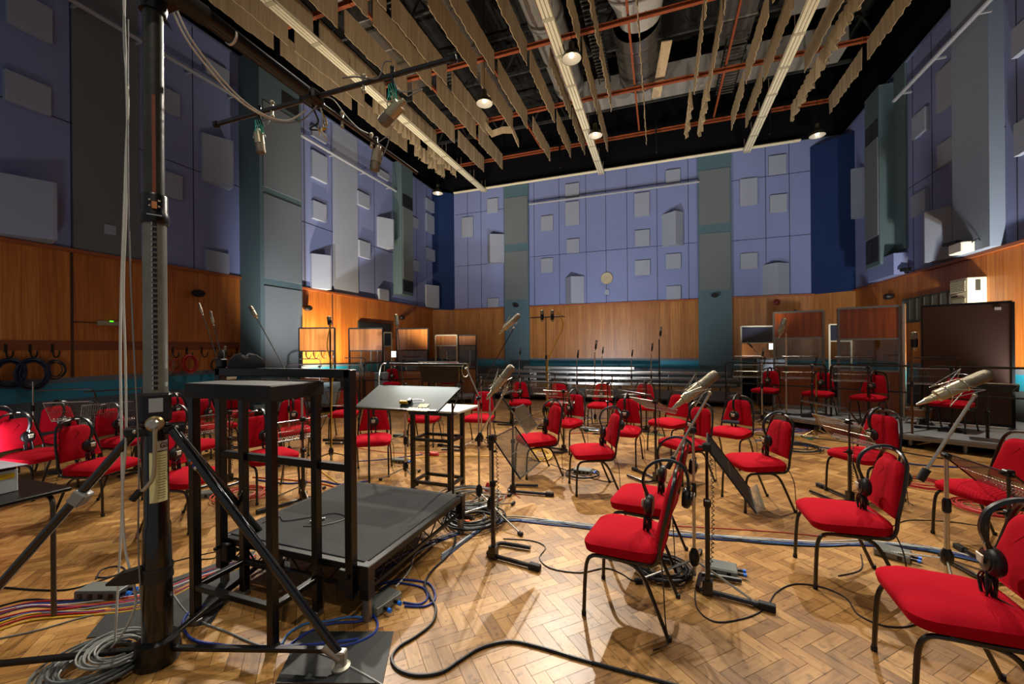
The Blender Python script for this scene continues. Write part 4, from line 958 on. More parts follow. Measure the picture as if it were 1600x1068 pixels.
# ================================================================ PODIUM, GUARD RAIL, CAGE STAND, SCORE DESK
px0,px1,py0,py1,pz=-2.84,-1.64,1.98,3.18,.33
t=thing('podium','low black carpeted conducting podium on steel legs','podium',((px0+px1)/2,(py0+py1)/2,0))
top=M().bx(px0+.02,px1-.02,py0+.02,py1-.02,pz-.03,pz,bev=.004).build('deck',mat('podium_carpet','242627',.9,var=.35,scale=60,bump=.3),t)
q=M(); w=.05
for a,b in(((px0,py0),(px1,py0)),((px1,py0),(px1,py1)),((px1,py1),(px0,py1)),((px0,py1),(px0,py0))):
    q.bar((a[0],a[1],pz-.03),(b[0],b[1],pz-.03),w,.045,bev=.004)
    q.bar((a[0],a[1],pz-.15),(b[0],b[1],pz-.15),.02)
    A,B=V((a[0],a[1],0)),V((b[0],b[1],0)); n=6
    for i in range(n):
        p=A.lerp(B,i/n); r=A.lerp(B,(i+.5)/n); s=A.lerp(B,(i+1)/n)
        q.tube([p+V((0,0,pz-.05)),r+V((0,0,pz-.15)),s+V((0,0,pz-.05))],.006,5)
q.build('truss_edge',mat('worn_black','1a1917',.35,.3,var=.5,scale=60),t)
for x in(px0,px1):
    for y in(py0,py1):
        l=M().bx(x-.032,x+.032,y-.032,y+.032,.13,pz+.0,bev=.004).build('corner_block',BLACK,t); M().cyl((x,y,0),(x,y,.14),.028,seg=16).build('leg',STEEL,t)
M().bx(-2.25,-2.21,1.945,1.952,.2,.26).build('tape_mark',WHITE,t,smooth=False)
# guard rail clamped to the near edge
t=thing('guard_rail','black square-tube guard rail along the near podium edge','rail',((px0+px1)/2,1.92,.1)); y=1.94
for x,z0 in((-2.81,.30-.17),(-1.72,.14)): M().bar((x,y,z0),(x,y,1.48),.052,bev=.004).build('post',BLACK,t)
M().bar((-2.83,y,1.455),(-1.70,y,1.455),.052,bev=.004).build('top_rail',BLACK,t); M().bar((-2.81,y,.9),(-1.72,y,.9),.045,bev=.004).build('middle_rail',BLACK,t)
for x in(-2.81,-1.72): M().box((x+(.05 if x<-2 else -.05),y+.01,.24),(.06,.07,.12),bev=.006).cyl((x,y-.03,.27),(x,y-.05,.27),.012).build('clamp',DARKM,t)
# tall stand in front of it
def tall_stand(label,xa,xb,ya,yb,H,bars,topm=BLACK,name='tall_stand',th=.085):
    t=thing(name,label,'stand',((xa+xb)/2,(ya+yb)/2,0))
    for x in(xa,xb):
        for y in(ya,yb):
            l=M().bx(x-.022,x+.022,y-.022,y+.022,.015,H-.02,bev=.003).build('leg',BLACK,t); M().bx(x-.026,x+.026,y-.026,y+.026,0,.03,bev=.004).build('foot_cap',STEEL,l)
    for z in bars: 
        q=M(); 
        for a,b in(((xa,ya),(xb,ya)),((xb,ya),(xb,yb)),((xb,yb),(xa,yb)),((xa,yb),(xa,ya))): q.bar((a[0],a[1],z),(b[0],b[1],z),.036,.032,bev=.003)
        q.build('cross_bars',BLACK,t)
    M().bx(xa-.035,xb+.035,ya-.035,yb+.035,H-th,H,bev=.006).build('top',topm,t)
    return t
tall_stand('tall black square-tube stand before the podium, its flat top at rail height',-2.57,-1.96,1.62,1.92,1.41,(.22,),mat('stand_top','0e0f10',.6))
tall_stand('waist-high black square-tube stand behind the podium with a white board on top',-2.64,-2.17,3.97,4.27,.90,(.10,.58),name='desk_stand',th=.04)
tag(M().bx(-2.50,-2.02,3.88,4.42,.905,.925).build('white_board',mat('board_white','dcd8ca',.5),smooth=False),'white board lying on the small black desk stand','board')
# slanted score desk
t=thing('score_desk',"conductor's wide slanted black score desk, brightly lit",'desk',(-2.37,3.5,0))
A,B,C,D=V((-2.88,3.30,1.02)),V((-1.93,3.30,1.02)),V((-1.90,3.72,1.205)),V((-2.90,3.72,1.205)); n=(B-A).cross(D-A).normalized()
M().rings([[p-n*.016 for p in(A,B,C,D)],[A,B,C,D]]).build('board',mat('desk_charcoal','1f2826',.5,var=.08,spec=.12),t,smooth=False)
M().rings([[A-n*.016,B-n*.016,B+V((0,-.02,-.01)),A+V((0,-.02,-.01))],[A+n*.02,B+n*.02,B+n*.02+V((0,-.02,-.01)),A+n*.02+V((0,-.02,-.01))]]).build('ledge',BLACK,t,smooth=False)
for x in(-2.83,-1.86):
    M().cyl((x,3.46,.02),(x,3.46,1.08),.011,seg=10).build('pole',BLKT,t); q=M().bar((x-.2,3.46,.02),(x+.2,3.46,.02),.03).bar((x,3.26,.02),(x,3.66,.02),.03); q.build('foot',BLKT,t)
q=M(); q.tube(fillet([(-1.86,3.46,1.0),(-1.9,3.72,1.2),(-1.95,3.74,1.24)],.05),.007,6); q.build('lamp_arm',BLKT,t)
M().tube(cat([(-2.91,3.73,1.2),(-2.96,3.8,1.3),(-2.97,3.86,1.42),(-2.92,3.88,1.43)],6),.007,6).build('lamp_stem',CHROME,t)
# things on the desk
c=A.lerp(B,.56)+(D-A)*.22+n*.02; dR=Matrix(((B-A).normalized(),(D-A).normalized(),n)).transposed()
t=thing('hand_torch','yellow and black clip torch lying on the score desk','torch',c); M().box(c,(.09,.035,.035),R=dR,bev=.008).build('body',CB['yellow'],t); M().box(c+V((.05,.03,.012)),(.04,.05,.04),R=dR,bev=.008).build('head',BLACK,t)
M().tube(cat([c+V((.06,.02,.01)),c+(B-A)*.1+(D-A)*.12+n*.0,c+(B-A)*.2+(D-A)*.12,c+(B-A)*.22+(D-A)*.04],6),.005,5).build('strap',BLACK,t)
c=A.lerp(B,.80)+(D-A)*.18+n*.004; tag(M().box(c,(.1,.06,.004),R=dR).build('sticky_note',mat('note_cream','d8d3ac',.7),smooth=False),'cream paper note on the near edge of the score desk','paper note')
t=thing('striped_card','black and cream striped card on the ledge of the score desk','card',A.lerp(B,.8)); c=A.lerp(B,.79)+n*.012+V((0,-.006,0))
M().box(c,(.22,.05,.004),R=dR).build('card',MC['note_cream'],t,smooth=False); q=M()
for i in range(6): q.box(c+(B-A).normalized()*(-.095+.037*i)+n*.003,(.014,.05,.002),R=dR)
q.build('stripes',BLACK,t,smooth=False)
# ================================================================ CRANK STAND (foreground) AND MICROPHONE TREE
cx,cy=-2.45,1.36
t=thing('crank_stand','huge black wind-up stand in the left foreground','stand',(cx,cy,0))
M().lathe([(.062,.02),(.064,.3),(.058,.7),(.052,.72),(.050,1.26)],(cx,cy,0),seg=28).build('outer_tube',mat('tube_enamel','0c0c0d',.22,var=.25,scale=12,coat=.5),t)
mt=mat('mid_tube','74756b',.4,.25,var=.35,scale=14,bump=.1)
mid=M().lathe([(.050,1.38),(.049,2.34)],(cx,cy,0),seg=28).build('middle_tube',mt,t)
inn=M().lathe([(.043,2.3),(.042,3.36)],(cx,cy,0),seg=28).build('inner_tube',mat('inner_tube','34342c',.4,.2,var=.4,scale=16,bump=.2),t)
fd=V((-cx,-cy,0)).normalized(); sd=V((-fd.y,fd.x,0))
q=M()
for i in range(36): 
    z=1.41+i*.026; q.box(V((cx,cy,z))+fd*.0495,(.006,.018,.015),rz=math.atan2(fd.y,fd.x))
q.build('ratchet_holes',BLACK,mid,smooth=False)
q=M()
for i in range(36): z=1.41+i*.026; q.box(V((cx,cy,z))+fd*.0495-sd*.011,(.006,.004,.018),rz=math.atan2(fd.y,fd.x))
q.build('ratchet_edges',CHROME,mid,smooth=False)
M().bar(V((cx,cy,2.35))+fd*.042,V((cx,cy,2.9))+fd*.0415,.014,.006,up=fd).build('rust_streak',mat('rust','7c3d20',.6,var=.3,scale=40),inn)
q=M().lathe([(.055,0),(.06,.01),(.06,.05),(.056,.06),(.056,.14),(.052,.15)],(cx,cy,2.25),seg=24); 
cl=q.build('upper_collar',BLACK,t); q=M()
for s_,z in((-.03,2.36),(.03,2.36),(-.03,2.33),(.03,2.33)): q.ball(V((cx,cy,z))+fd*.055+sd*s_*.6,.006)
q.bar(V((cx,cy,2.285))+fd*.06-sd*.03,V((cx,cy,2.285))+fd*.06+sd*.03,.006); q.build('screws',CHROME,cl)
M().box(V((cx,cy,2.335))+fd*.055,(.02,.02,.035),rz=math.atan2(fd.y,fd.x)).build('amber_lens',mat('amber','d08a4a',.3),cl)
q=M().box((cx,cy,1.31),(.125,.125,.15),rz=math.atan2(fd.y,fd.x),bev=.012); cl=q.build('crank_housing',BLACK,t)
M().box(V((cx,cy,1.325))+fd*.063,(.006,.055,.07),rz=math.atan2(fd.y,fd.x)).build('steel_plate',CHROME,cl,smooth=False)
k=V((cx,cy,1.235))+fd*.09-sd*.005; ck=M().lathe([(.038,-.03),(.038,.0),(.03,.008)],k,fd,20).build('crank_disc',mat('brass_disc','b59a6c',.3,.9),t)
M().lathe([(.026,0),(.026,.02),(.018,.028)],k+fd*.005-sd*.008,fd,18).build('knob',CHROME,ck)
p=k+fd*.02; h=[p+V((0,0,.02)),p+V((0,0,-.12)),p+V((0,0,-.25))-sd*.006,p+V((0,0,-.30))-sd*.03,p+V((0,0,-.325))-sd*.055]
M().tube(cat(h,5),.0095,10).build('crank_handle',NICKEL,ck); M().cyl(h[-1]+V((0,0,.01)),h[-1]-sd*.03+V((0,0,-.03)),.016,seg=14).build('grip',RUBBER,ck)
q=M().box((cx,cy,1.195),(.24,.085,.045),rz=math.atan2(sd.y,sd.x),bev=.008).bar(V((cx,cy,1.172))+fd*.043-sd*.09,V((cx,cy,1.172))+fd*.043+sd*.09,.004); lc=q.build('leg_collar',BLACK,t)
q=M()
for s_ in(-1,1): q.ball(V((cx,cy,1.2))+fd*.046+sd*.08*s_,.011)
q.build('bolts',CHROME,lc)
# labels on the tube
def tubeband(r,z0,z1,a0,a1,name,m,par):
    q=M(); n=10; A=math.atan2(fd.y,fd.x)
    for i in range(n+1):
        a=A+a0+(a1-a0)*i/n; q.v+=[V((cx+r*math.cos(a),cy+r*math.sin(a),z0)),V((cx+r*math.cos(a),cy+r*math.sin(a),z1))]
    for i in range(n): q.f.append((2*i,2*i+2,2*i+3,2*i+1))
    return q.build(name,m,par)
yl=tubeband(.0524,.83,1.085,-.55,.95,'yellow_label',mat('label_yellow','f0efae',.5,var=.06,scale=60),t)
tubeband(.0522,1.09,1.14,-.2,1.0,'maker_label',WHITE,t)
def text3(s,loc,right,up,size,m,parent,name='lettering',ext=.0008):
    cu=bpy.data.curves.new(name,'FONT'); cu.body=s; cu.size=size; cu.extrude=ext; cu.align_x='CENTER'; cu.align_y='CENTER'
    o=bpy.data.objects.new(name,cu); COL.objects.link(o)
    r=V(right).normalized(); u=V(up).normalized(); n=r.cross(u); Mx=Matrix((r,u,n)).transposed().to_4x4(); Mx.translation=V(loc)-(V(parent.location) if parent else V())
    o.matrix_world=Mx; dg=bpy.context.evaluated_depsgraph_get(); me=bpy.data.meshes.new_from_object(o.evaluated_get(dg)); me.materials.clear(); me.materials.append(m)
    o2=bpy.data.objects.new(name,me); COL.objects.link(o2); bpy.data.objects.remove(o); o2.matrix_world=Mx; o2.parent=parent; return o2
a=math.atan2(fd.y,fd.x)+.62; rn=V((math.cos(a),math.sin(a),0))
text3('GS',V((cx,cy,1.115))+rn*.0535,V((-rn.y,rn.x,0)),(0,0,1),.036,BLACK,t)
q=M(); 
for i in range(17):
    for s_ in(0,1):
        a=math.atan2(fd.y,fd.x)+.25+.3*s_; rn=V((math.cos(a),math.sin(a),0)); sdn=V((-rn.y,rn.x,0)); z=.85+i*.0135
        w=.006+.005*random.random(); q.bar(V((cx,cy,z))+rn*.0527-sdn*w,V((cx,cy,z))+rn*.0527+sdn*w,.0022,.0008,up=rn)
q.build('label_print',mat('print_grey','77774a',.6),yl,smooth=False)
# tripod legs and base braces
def cleg(foot,label_m=BLACK):
    f=V(foot); d=(f-V((cx,cy,0))); d.z=0; d.normalize(); a=V((cx,cy,1.19))+d*.09
    lg=M().cyl(a,f+V((0,0,.06)),.021,seg=16).build('leg',mat('leg_enamel','101012',.2,coat=.6,var=.2),t)
    M().bar(V((cx,cy,.07))+d*.05,f-d*.04+V((0,0,.09)),.03,.022,bev=.003).build('brace',BLACK,t)
    ft=M().lathe([(.045,0),(.045,.012),(.03,.02),(.018,.05)],f,seg=18); ft.box(f+V((0,0,.06)),(.05,.045,.06),rz=math.atan2(d.y,d.x),bev=.006); ft.cyl(f+V((0,0,.05)),f+(a-f).normalized()*.14,.027,seg=14); ft.build('cast_foot',mat('cast_alloy','a7a294',.45,.6,var=.15,scale=50),lg)
    return lg,a,f
l1,a1,f1=cleg(fp(533,1043)+(0,)); 
f2=P(-190,1190); dL=(V((f2.x,f2.y,0))-V((cx,cy,0))); 
# left leg: aimed so that it leaves the frame at the lower left
dl=V((-.86,-.50,0)).normalized(); l2,a2,f2=cleg((cx+dl.x*1.0,cy+dl.y*1.0,0)); l3,a3,f3=cleg((cx-.28,cy+.95,0))
c=a2.lerp(f2,.27); d=(f2-a2).normalized(); q=M().bar(c-d*.035,c+d*.035,.066,.06,bev=.006); q.build('tape_clamp',mat('tape_grey','8b8b84',.5),l2)
q=M().bar(c-d*.03+V((.03,0,0)),c+d*.03+V((.03,0,0)),.01); q.build('buckle',CHROME,l2)
c=a1.lerp(f1,.12); d=(f1-a1).normalized()
for i,cc in enumerate(('lblue','orange','blue','white')): M().cyl(c+d*.016*i,c+d*(.016*i+.013),.0218,seg=16).build('coloured_tape',CB[cc],l1)
q=M(); 
for a in range(6): an=a*PI/3+.3; q.ball((cx+.08*math.cos(an),cy+.08*math.sin(an),.09),.012)
M().lathe([(.09,0),(.1,.02),(.09,.12),(.066,.13)],(cx,cy,0),seg=24).build('foot_collar',BLACK,t); q.build('base_bolts',CHROME,t)
# strap hook low on the tube
z=.46; q=M().lathe([(.066,-.035),(.068,-.03),(.068,-.02),(.064,0),(.068,.02),(.068,.03),(.066,.035)],(cx,cy,z),seg=24)
wr=-sd; q.rings([[V((cx,cy,z-.03))+wr*.05-fd*.02,V((cx,cy,z-.03))+wr*.05+fd*.02,V((cx,cy,z+.05))+wr*.05+fd*.02,V((cx,cy,z+.05))+wr*.05-fd*.02],[V((cx,cy,z-.015))+wr*.13-fd*.02,V((cx,cy,z-.015))+wr*.13+fd*.02,V((cx,cy,z+.045))+wr*.13+fd*.02,V((cx,cy,z+.045))+wr*.13-fd*.02],[V((cx,cy,z+.0))+wr*.19-fd*.004,V((cx,cy,z+.0))+wr*.19+fd*.004,V((cx,cy,z+.008))+wr*.19+fd*.004,V((cx,cy,z+.008))+wr*.19-fd*.004]])
q.build('cable_hook_clamp',mat('clamp_black','1c1b1a',.45),t)
# ---- boom and T-bar with three hanging microphones
bt=thing('microphone_tree','black boom with a T-shaped bar carrying three hanging microphones','microphone tree',(cx,cy,3.36)); zb=3.42
M().lathe([(.055,0),(.06,.02),(.06,.12),(.05,.14)],(cx,cy,3.34),seg=20).box((cx+.02,cy,3.46),(.16,.2,.12),bev=.02).build('tilt_head',BLACK,bt)
bx_=-2.36; J=V((bx_,2.3,zb))
M().cyl((cx+.02,cy-1.4,zb+.05),(bx_,1.56,zb+.03),.052,seg=20).build('outer_boom',mat('boom_grey','26261f',.6,.2,var=.5,scale=14),bt)
M().cyl((bx_,1.55,zb+.03),(bx_,2.25,zb+.01),.047,seg=18).build('inner_boom',BLACK,bt); M().cyl((bx_,2.25,zb),(bx_,3.66,zb),.016,seg=12).build('front_arm',BLKT,bt)
M().tube([(bx_,1.7,zb+.02),(bx_,1.712,zb+.02)],.0485,18).build('white_tape',WHITE,bt)
c=bt and M().lathe([(.02,-.09),(.05,-.07),(.055,.04),(.03,.09)],J,(0,1,0),16); c.box(J,(.14,.12,.08),bev=.015).build('junction',BLACK,bt)
LA,RA=P(330,190,zb),P(705,86,zb); M().cyl((LA.x,2.3,zb),(RA.x,2.3,zb),.017,seg=12).build('cross_bar',BLKT,bt)
for x in(LA.x,RA.x): M().lathe([(.017,-.02),(.026,-.015),(.026,.015),(.017,.02)],(x,2.3,zb),(1,0,0),14).build('end_cap',BLACK,bt)
for p in(V((-2.75,2.3,zb)),V((-1.9,2.3,zb)),V((bx_,2.6,zb)),V((bx_,2.95,zb))):
    q=M().tube([p+V((0,0,.05)),p+V((0,0,-.05))],.011,8).ball(p+V((0,0,.05)),.018).ball(p+V((0,0,-.055)),.016); q.build('clamp',NICKEL,bt)
for k in range(5):
    a=J+V((.03*math.cos(k*1.3),.05+.03*math.sin(k*2),-.05)); M().tube(cat([a,a+V((.03*math.sin(k),.03,-.09)),a+V((.04*math.cos(k*2),.0,-.15)),a+V((.0,.05,-.08-.03*k))],5),.006,5).build('dangling_plug',(CHROME,CB['yellow'],BLACK,NICKEL,CB['white'])[k],bt)
ELAS=mat('teal_elastic','0f9c86',.5)
def hangmic(p,tip,head,label,r=.036):
    """p on the bar, microphone from tip (cable end) to head"""
    t=microphone(tip,head,label,r=r,cage=False,tail=False)
    mid=V(tip).lerp(V(head),.45); q=M().tube([p+V((0,0,.04)),p+V((0,0,-.06))],.013,8).ball(p+V((0,0,.05)),.016).box(p+V((0,0,-.07)),(.05,.03,.03),bev=.004); q.build('hanger',BLACK,t)
    q=M(); top_=p+V((0,0,-.08)); low=p+V((0,0,-.17))
    for k in range(10):
        a=k*PI/5; q.tube([top_+V((.03*math.cos(a),.03*math.sin(a),.01)),low+V((.035*math.cos(a+1.2),.035*math.sin(a+1.2),0))],.003,4)
    q.build('elastic_cradle',ELAS,t)
    fr=M(); x=Rt*.04
    fr.tube(fillet([mid+x*1.1,low+x*1.1+V((0,0,0)),low-x*1.1,mid-x*1.1],.03),.0045,6); fr.build('yoke',CHROME,t)
    M().tube(cat([p+V((0,0,0)),p+V((.06,0,-.12)),V(tip)+V((.09,.03,.05)),V(tip)],6),.0045,5).build('lead',CB['grey'],t)
    return t
for px_,bar_px,tipp,headp,lb in((405,(405,170),(402,196),(408,240),'left hanging microphone under the T-bar, before the thick pilaster'),):
    p=V((oY(405,170,2.3).x,2.3,zb)); hangmic(p,oY(*tipp,2.3),oY(*headp,2.3),lb,.034)
p=V((oY(613,112,2.3).x,2.3,zb)); hangmic(p,oY(637,151,2.3),oY(596,194,2.3),'brass-coloured hanging microphone tilted under the right of the T-bar',.042)
p=V((bx_,oX(588,205,bx_).y,zb)); Yf=p.y; hangmic(p,oY(592,222,Yf),oY(585,268,Yf),'farthest hanging microphone at the tip of the boom',.045)
# ---- cables to and along the stand
def cable(pts,r,cn,label,n=8,name='cable',world=False,group=None,seg=6):
    o=M().tube(cat(pts,n),r,seg).build(name,CB[cn]); return tag(o,label,'cable',group)
W1=lambda px,py,Y=1.28: oY(px,py,Y)
cable([W1(196,-40),W1(194,60),W1(200,150),W1(197,240),W1(194,330),W1(190,440),W1(188,550),W1(190,680),W1(192,800),W1(196,860),V((W1(203,900).x,1.3,.3)),V((-2.75,1.28,.012)),V((-2.9,1.2,.012))],.0055,'white','left and thickest white cable hanging beside the crank stand')
cable([W1(192,-40),W1(196,80),W1(199,200),W1(197,330),W1(193,450),W1(196,560),W1(197,680),W1(192,760),W1(188,850),V((W1(180,960).x,1.28,.15)),V((-2.8,1.35,.012))],.005,'white','second white cable hanging beside the crank stand')
cable([W1(200,30),W1(200,250),W1(203,400),W1(208,520),W1(213,620),W1(217,730),W1(216,850),V((W1(213,960).x,1.3,.1)),V((-2.62,1.3,.012))],.0035,'grey','thin grey cable hanging closest to the crank stand pole')
for k,(dx,r,lb) in enumerate(((0,.006,'left'),(7,.006,'right'))):
    Yc=1.7; cable([oY(255+dx,-20,1.5),oY(285+dx,50,1.6),oY(320+dx,100,1.75),oY(365+dx,150,1.95),oY(410+dx*.6,180,2.15),oY(450,188,2.3),oY(478,172,2.3)],r,'white','white cable swooping from the boom to the T-bar, %s of the pair'%lb)
cable([oY(498,152,2.3),oY(520,155,2.4),oY(540,180,2.7),oY(560,200,3.0),oY(575,208,3.4)],.005,'grey','grey cable looping along the boom tip')
cable([oY(535,122,2.28),oY(555,120,2.28),oY(590,122,2.28),oY(600,98,2.28),oY(612,96,2.28)],.005,'grey','grey cable looping over the right of the T-bar')
cable([oY(400,175,2.28),oY(430,190,2.28),oY(470,188,2.28),oY(495,165,2.28)],.005,'grey','grey cable sagging under the left of the T-bar')
# ================================================================ TABLE AT THE LEFT EDGE
t=thing('side_table','black-topped table with grey tube legs at the left picture edge','table',(-3.95,1.3,0))
M().bx(-4.45,-3.44,.80,1.46,.735,.76,bev=.006).build('table_top',BLACK,t)
q=M()
for y in(.86,1.38): 
    for x in(-4.4,-3.46):
        s=1 if x>-4 else -1
        M().tube(fillet([(x-.2*s,y,.72),(x,y,.72),(x,y,0)],.06),.013,10).build('leg',STEEL if False else mat('tube_brown','4d4238',.35,.6),t)
t=thing('equipment_box','grey box with a yellow sticker on the left table','box',(-3.85,1.2,.76)); 
bxm=mat('box_grey','b7bab4',.5,var=.04); M().bx(-4.2,-3.66,.86,1.31,.76,.895,bev=.004).build('case',bxm,t)
fx=-3.656
M().bx(fx-.002,fx,1.16,1.295,.845,.875).build('yellow_sticker',mat('sticker_yellow','d9a90f',.5),t,smooth=False)
text3('2122777',(fx+.001,1.11,.872),(0,1,0),(0,0,1),.034,BLACK,t)
M().bx(-4.19,fx+.001,.87,1.30,.895,.907).build('dark_strip',BLACK,t,smooth=False)
q=M(); pt=[(-4.2,.9,.908),(-3.70,.88,.908),(-3.60,1.33,.918),(-4.1,1.33,.91)]; q.rings([[V(p) for p in pt],[V(p)+V((0,0,.002)) for p in pt]]); tag(q.build('paper_sheet',mat('paper_lilac','a9a6b0',.6),smooth=False),'sheet of paper lying on the grey equipment box','paper')
# ================================================================ STAGE RISERS, GUARD RAILS, SCREENS, BENCHES
DECK=mat('riser_deck','6c6f70',.7,var=.15,scale=5); EDGE=mat('riser_edge','8a8478',.45,.3)
def riser(a,b,depth,label,z=.2,side=1,poly=None):
    a,b=V((*a,0)),V((*b,0)); d=(b-a).normalized(); n=V((-d.y,d.x,0))*side; t=thing('stage_riser',label,'riser',(a+b)/2)
    c=[a,b,b+n*depth,a+n*depth]
    if poly: c=[V((*p,0)) for p in poly]
    M().rings([[p+V((0,0,z-.03)) for p in c],[p+V((0,0,z)) for p in c]]).build('deck',DECK,t,smooth=False)
    q=M()
    for i in range(4): q.bar(c[i]+V((0,0,z-.045)),c[(i+1)%4]+V((0,0,z-.045)),.04,.06)
    q.build('edge_frame',EDGE,t,smooth=False)
    for s in(.06,.5,.94):
        for e in(.12,depth-.12): p=a.lerp(b,s)+n*e; M().cyl(p,p+V((0,0,z-.06)),.03,seg=10).build('leg',STEEL,t)
    return t
A1,A2,A3=(1.9,9.95),(3.5,8.13),(4.75,7.55)
riser(A1,A2,3.2,'right stage riser, long section under the red chairs'); riser((3.56,8.1),A3,3.0,'right stage riser, near section before the big brown screen',poly=[(3.56,8.1),(4.75,7.55),(6.12,9.5),(6.0,10.25)])
riser((-8.95,7.0),(-7.45,9.1),1.75,'left stage riser, nearer section beside the thick pilaster'); riser((-7.35,9.15),(-5.0,10.9),2.2,'left stage riser, farther section behind the score desk')
def grail(pts,label,z0=.2,zt=1.22,zm=.75):
    t=thing('stage_rail',label,'rail',V((*pts[0],z0)))
    for i,(a,b) in enumerate(zip(pts,pts[1:])):
        a,b=V((*a,0)),V((*b,0)); d=(b-a).normalized()
        M().tube(fillet([a+d*.04+V((0,0,z0)),a+d*.04+V((0,0,zt)),b-d*.04+V((0,0,zt)),b-d*.04+V((0,0,z0))],.1),.018,8).build('hoop',BLKT,t)
        M().cyl(a+d*.04+V((0,0,zm)),b-d*.04+V((0,0,zm)),.015,seg=8).build('middle_bar',BLKT,t)
    return t
grail([(1.4,10.75),(3.15,9.85),(4.3,9.15),(5.5,8.5)],'black tube guard rail on the right riser before the screens')
grail([(-8.9,7.75),(-7.55,8.95),(-5.55,10.6)],'black tube guard rail on the left riser before the screens')
GLASS=mat('screen_glass','cfd6d2',.03,trans=1.,var=0,spec=.5)
OAK=wood('screen_oak','8a4f20','a5642a','b9793a',(1,.4,0),.6,.35,bands=False); MAH=wood('screen_mahogany','6a3012','864017','a0551f',(1,.4,0),.6,.3,bands=False)
BROWN=mat('screen_hessian','4b2c18',.85,var=.12,scale=3); NAVYP=mat('screen_navy','141a2c',.7)
def screen(a,b,z0,z1,label,top_m,win=True,low_m=None,frame=None,split=None,toph=.27,winh=.27,post=None):
    a,b=V((a[0],a[1],z0)),V((b[0],b[1],z0)); H=z1-z0; d=(b-a).normalized(); n=V((-d.y,d.x,0)); frame=frame or STEEL; w=.04
    t=thing('screen',label,'screen',(a+b)/2); up=V((0,0,1))
    q=M(); q.bar(a,a+up*H,w,w).bar(b,b+up*H,w,w).bar(a+up*H,b+up*H,w,w,up=n).bar(a+up*.06,b+up*.06,w,w,up=n)
    zs=[]
    if win:
        z2=H*(1-toph); z3=H*(1-toph-winh); q.bar(a+up*z2,b+up*z2,w*.8,w*.8,up=n).bar(a+up*z3,b+up*z3,w*.8,w*.8,up=n)
        q.build('frame',frame,t,smooth=False)
        def panel(za,zb,nm,m,th=.03): return M().rings([[p+n*s_ for p,s_ in((a+up*za,-th/2),(b+up*za,-th/2),(b+up*za,th/2),(a+up*za,th/2))],[p+n*s_ for p,s_ in((a+up*zb,-th/2),(b+up*zb,-th/2),(b+up*zb,th/2),(a+up*zb,th/2))]]).build(nm,m,t,smooth=False)
        panel(z2,H,'upper_panel',top_m); panel(z3,z2,'glass_pane',GLASS,.008); panel(.06,z3,'lower_panel',low_m or top_m)
        if split:
            for s in split: M().bar(a.lerp(b,s)+up*z3,a.lerp(b,s)+up*z2,.025).build('window_mullion',EDGE,t,smooth=False)
    else:
        q.build('frame',frame,t,smooth=False); th=.04
        M().rings([[p+n*s_ for p,s_ in((a+up*.06,-th/2),(b+up*.06,-th/2),(b+up*.06,th/2),(a+up*.06,th/2))],[p+n*s_ for p,s_ in((a+up*H,-th/2),(b+up*H,-th/2),(b+up*H,th/2),(a+up*H,th/2))]]).build('panel',top_m,t,smooth=False)
    for e in(a,b): M().bar(e-n*.22+up*.02,e+n*.22+up*.02,.05,.035).build('foot',frame,t,smooth=False)
    return t
g2=lambda px,d: (at(px,540,d).x,at(px,540,d).y)
DK=mat('frame_dark','2b2a28',.4,.5)
s1=P(1208,638,.2);s1b=P(1284,642,.2); screen((2.42,10.75),(3.27,10.48),.2,2.34,'right riser screen with a dark mahogany top, leftmost of the wooden ones',MAH,frame=STEEL,toph=.27,winh=.29)
screen((3.36,9.96),(4.24,9.74),.2,2.33,'right riser screen with mahogany top beside the chrome pole',MAH,frame=STEEL,toph=.29,winh=.29,low_m=MAH)
M().cyl((4.29,9.72,.2),(4.29,9.72,2.36),.03,seg=14).build('chrome_pole',CHROME); tag(COL.objects[-1],'bright chrome pole at the right edge of the mahogany screen','pole')
t=screen((4.42,9.42),(5.36,9.0),.2,2.28,'big plain brown hessian screen at the right of the riser',BROWN,win=False,frame=BLACK)
c=V((5.21,9.04,2.18)); M().box(c,(.07,.01,.045),rz=-.42).build('white_tag',WHITE,t,smooth=False)
screen(g2(1158,11.6),g2(1210,11.6),0,2.15,'white framed screen with navy top left of the mahogany ones',NAVYP,frame=mat('frame_cream','b4ad94',.5),low_m=NAVYP,toph=.22,winh=.32)
screen(g2(1296,11.9),g2(1330,11.9),0,2.2,'white framed screen with navy top peeping between the wooden ones',NAVYP,frame=MC['frame_cream'],low_m=NAVYP,toph=.22,winh=.32)
for x0,x1,d,lb,m,sp in((468,523,11.0,'left wooden screen with a plain oak top, leftmost',OAK,None),(546,598,11.4,'left wooden screen with a two-tone top, second from left',OAK,(.35,.65,.85)),(620,669,11.8,'left wooden screen with a shiny oak top, third from left',OAK,(.3,))):
    screen(g2(x0,d),g2(x1,d),.0,2.17,lb,m,low_m=OAK,split=sp,frame=DK,toph=.285,winh=.27)
screen(g2(681,12.6),g2(714,12.6),0,2.0,'narrow glazed screen behind the black music desk, left of two',OAK,frame=MC['frame_cream'],toph=.16,winh=.36,split=(.3,.7)); screen(g2(716,12.8),g2(744,12.8),0,2.0,'narrow glazed screen behind the black music desk, right of two',OAK,frame=DK,toph=.16,winh=.36)
screen(g2(600,12.7),g2(612,12.7),0,2.1,'sliver of a cream framed screen with navy top between wooden ones',NAVYP,frame=MC['frame_cream'],toph=.2,winh=.4)
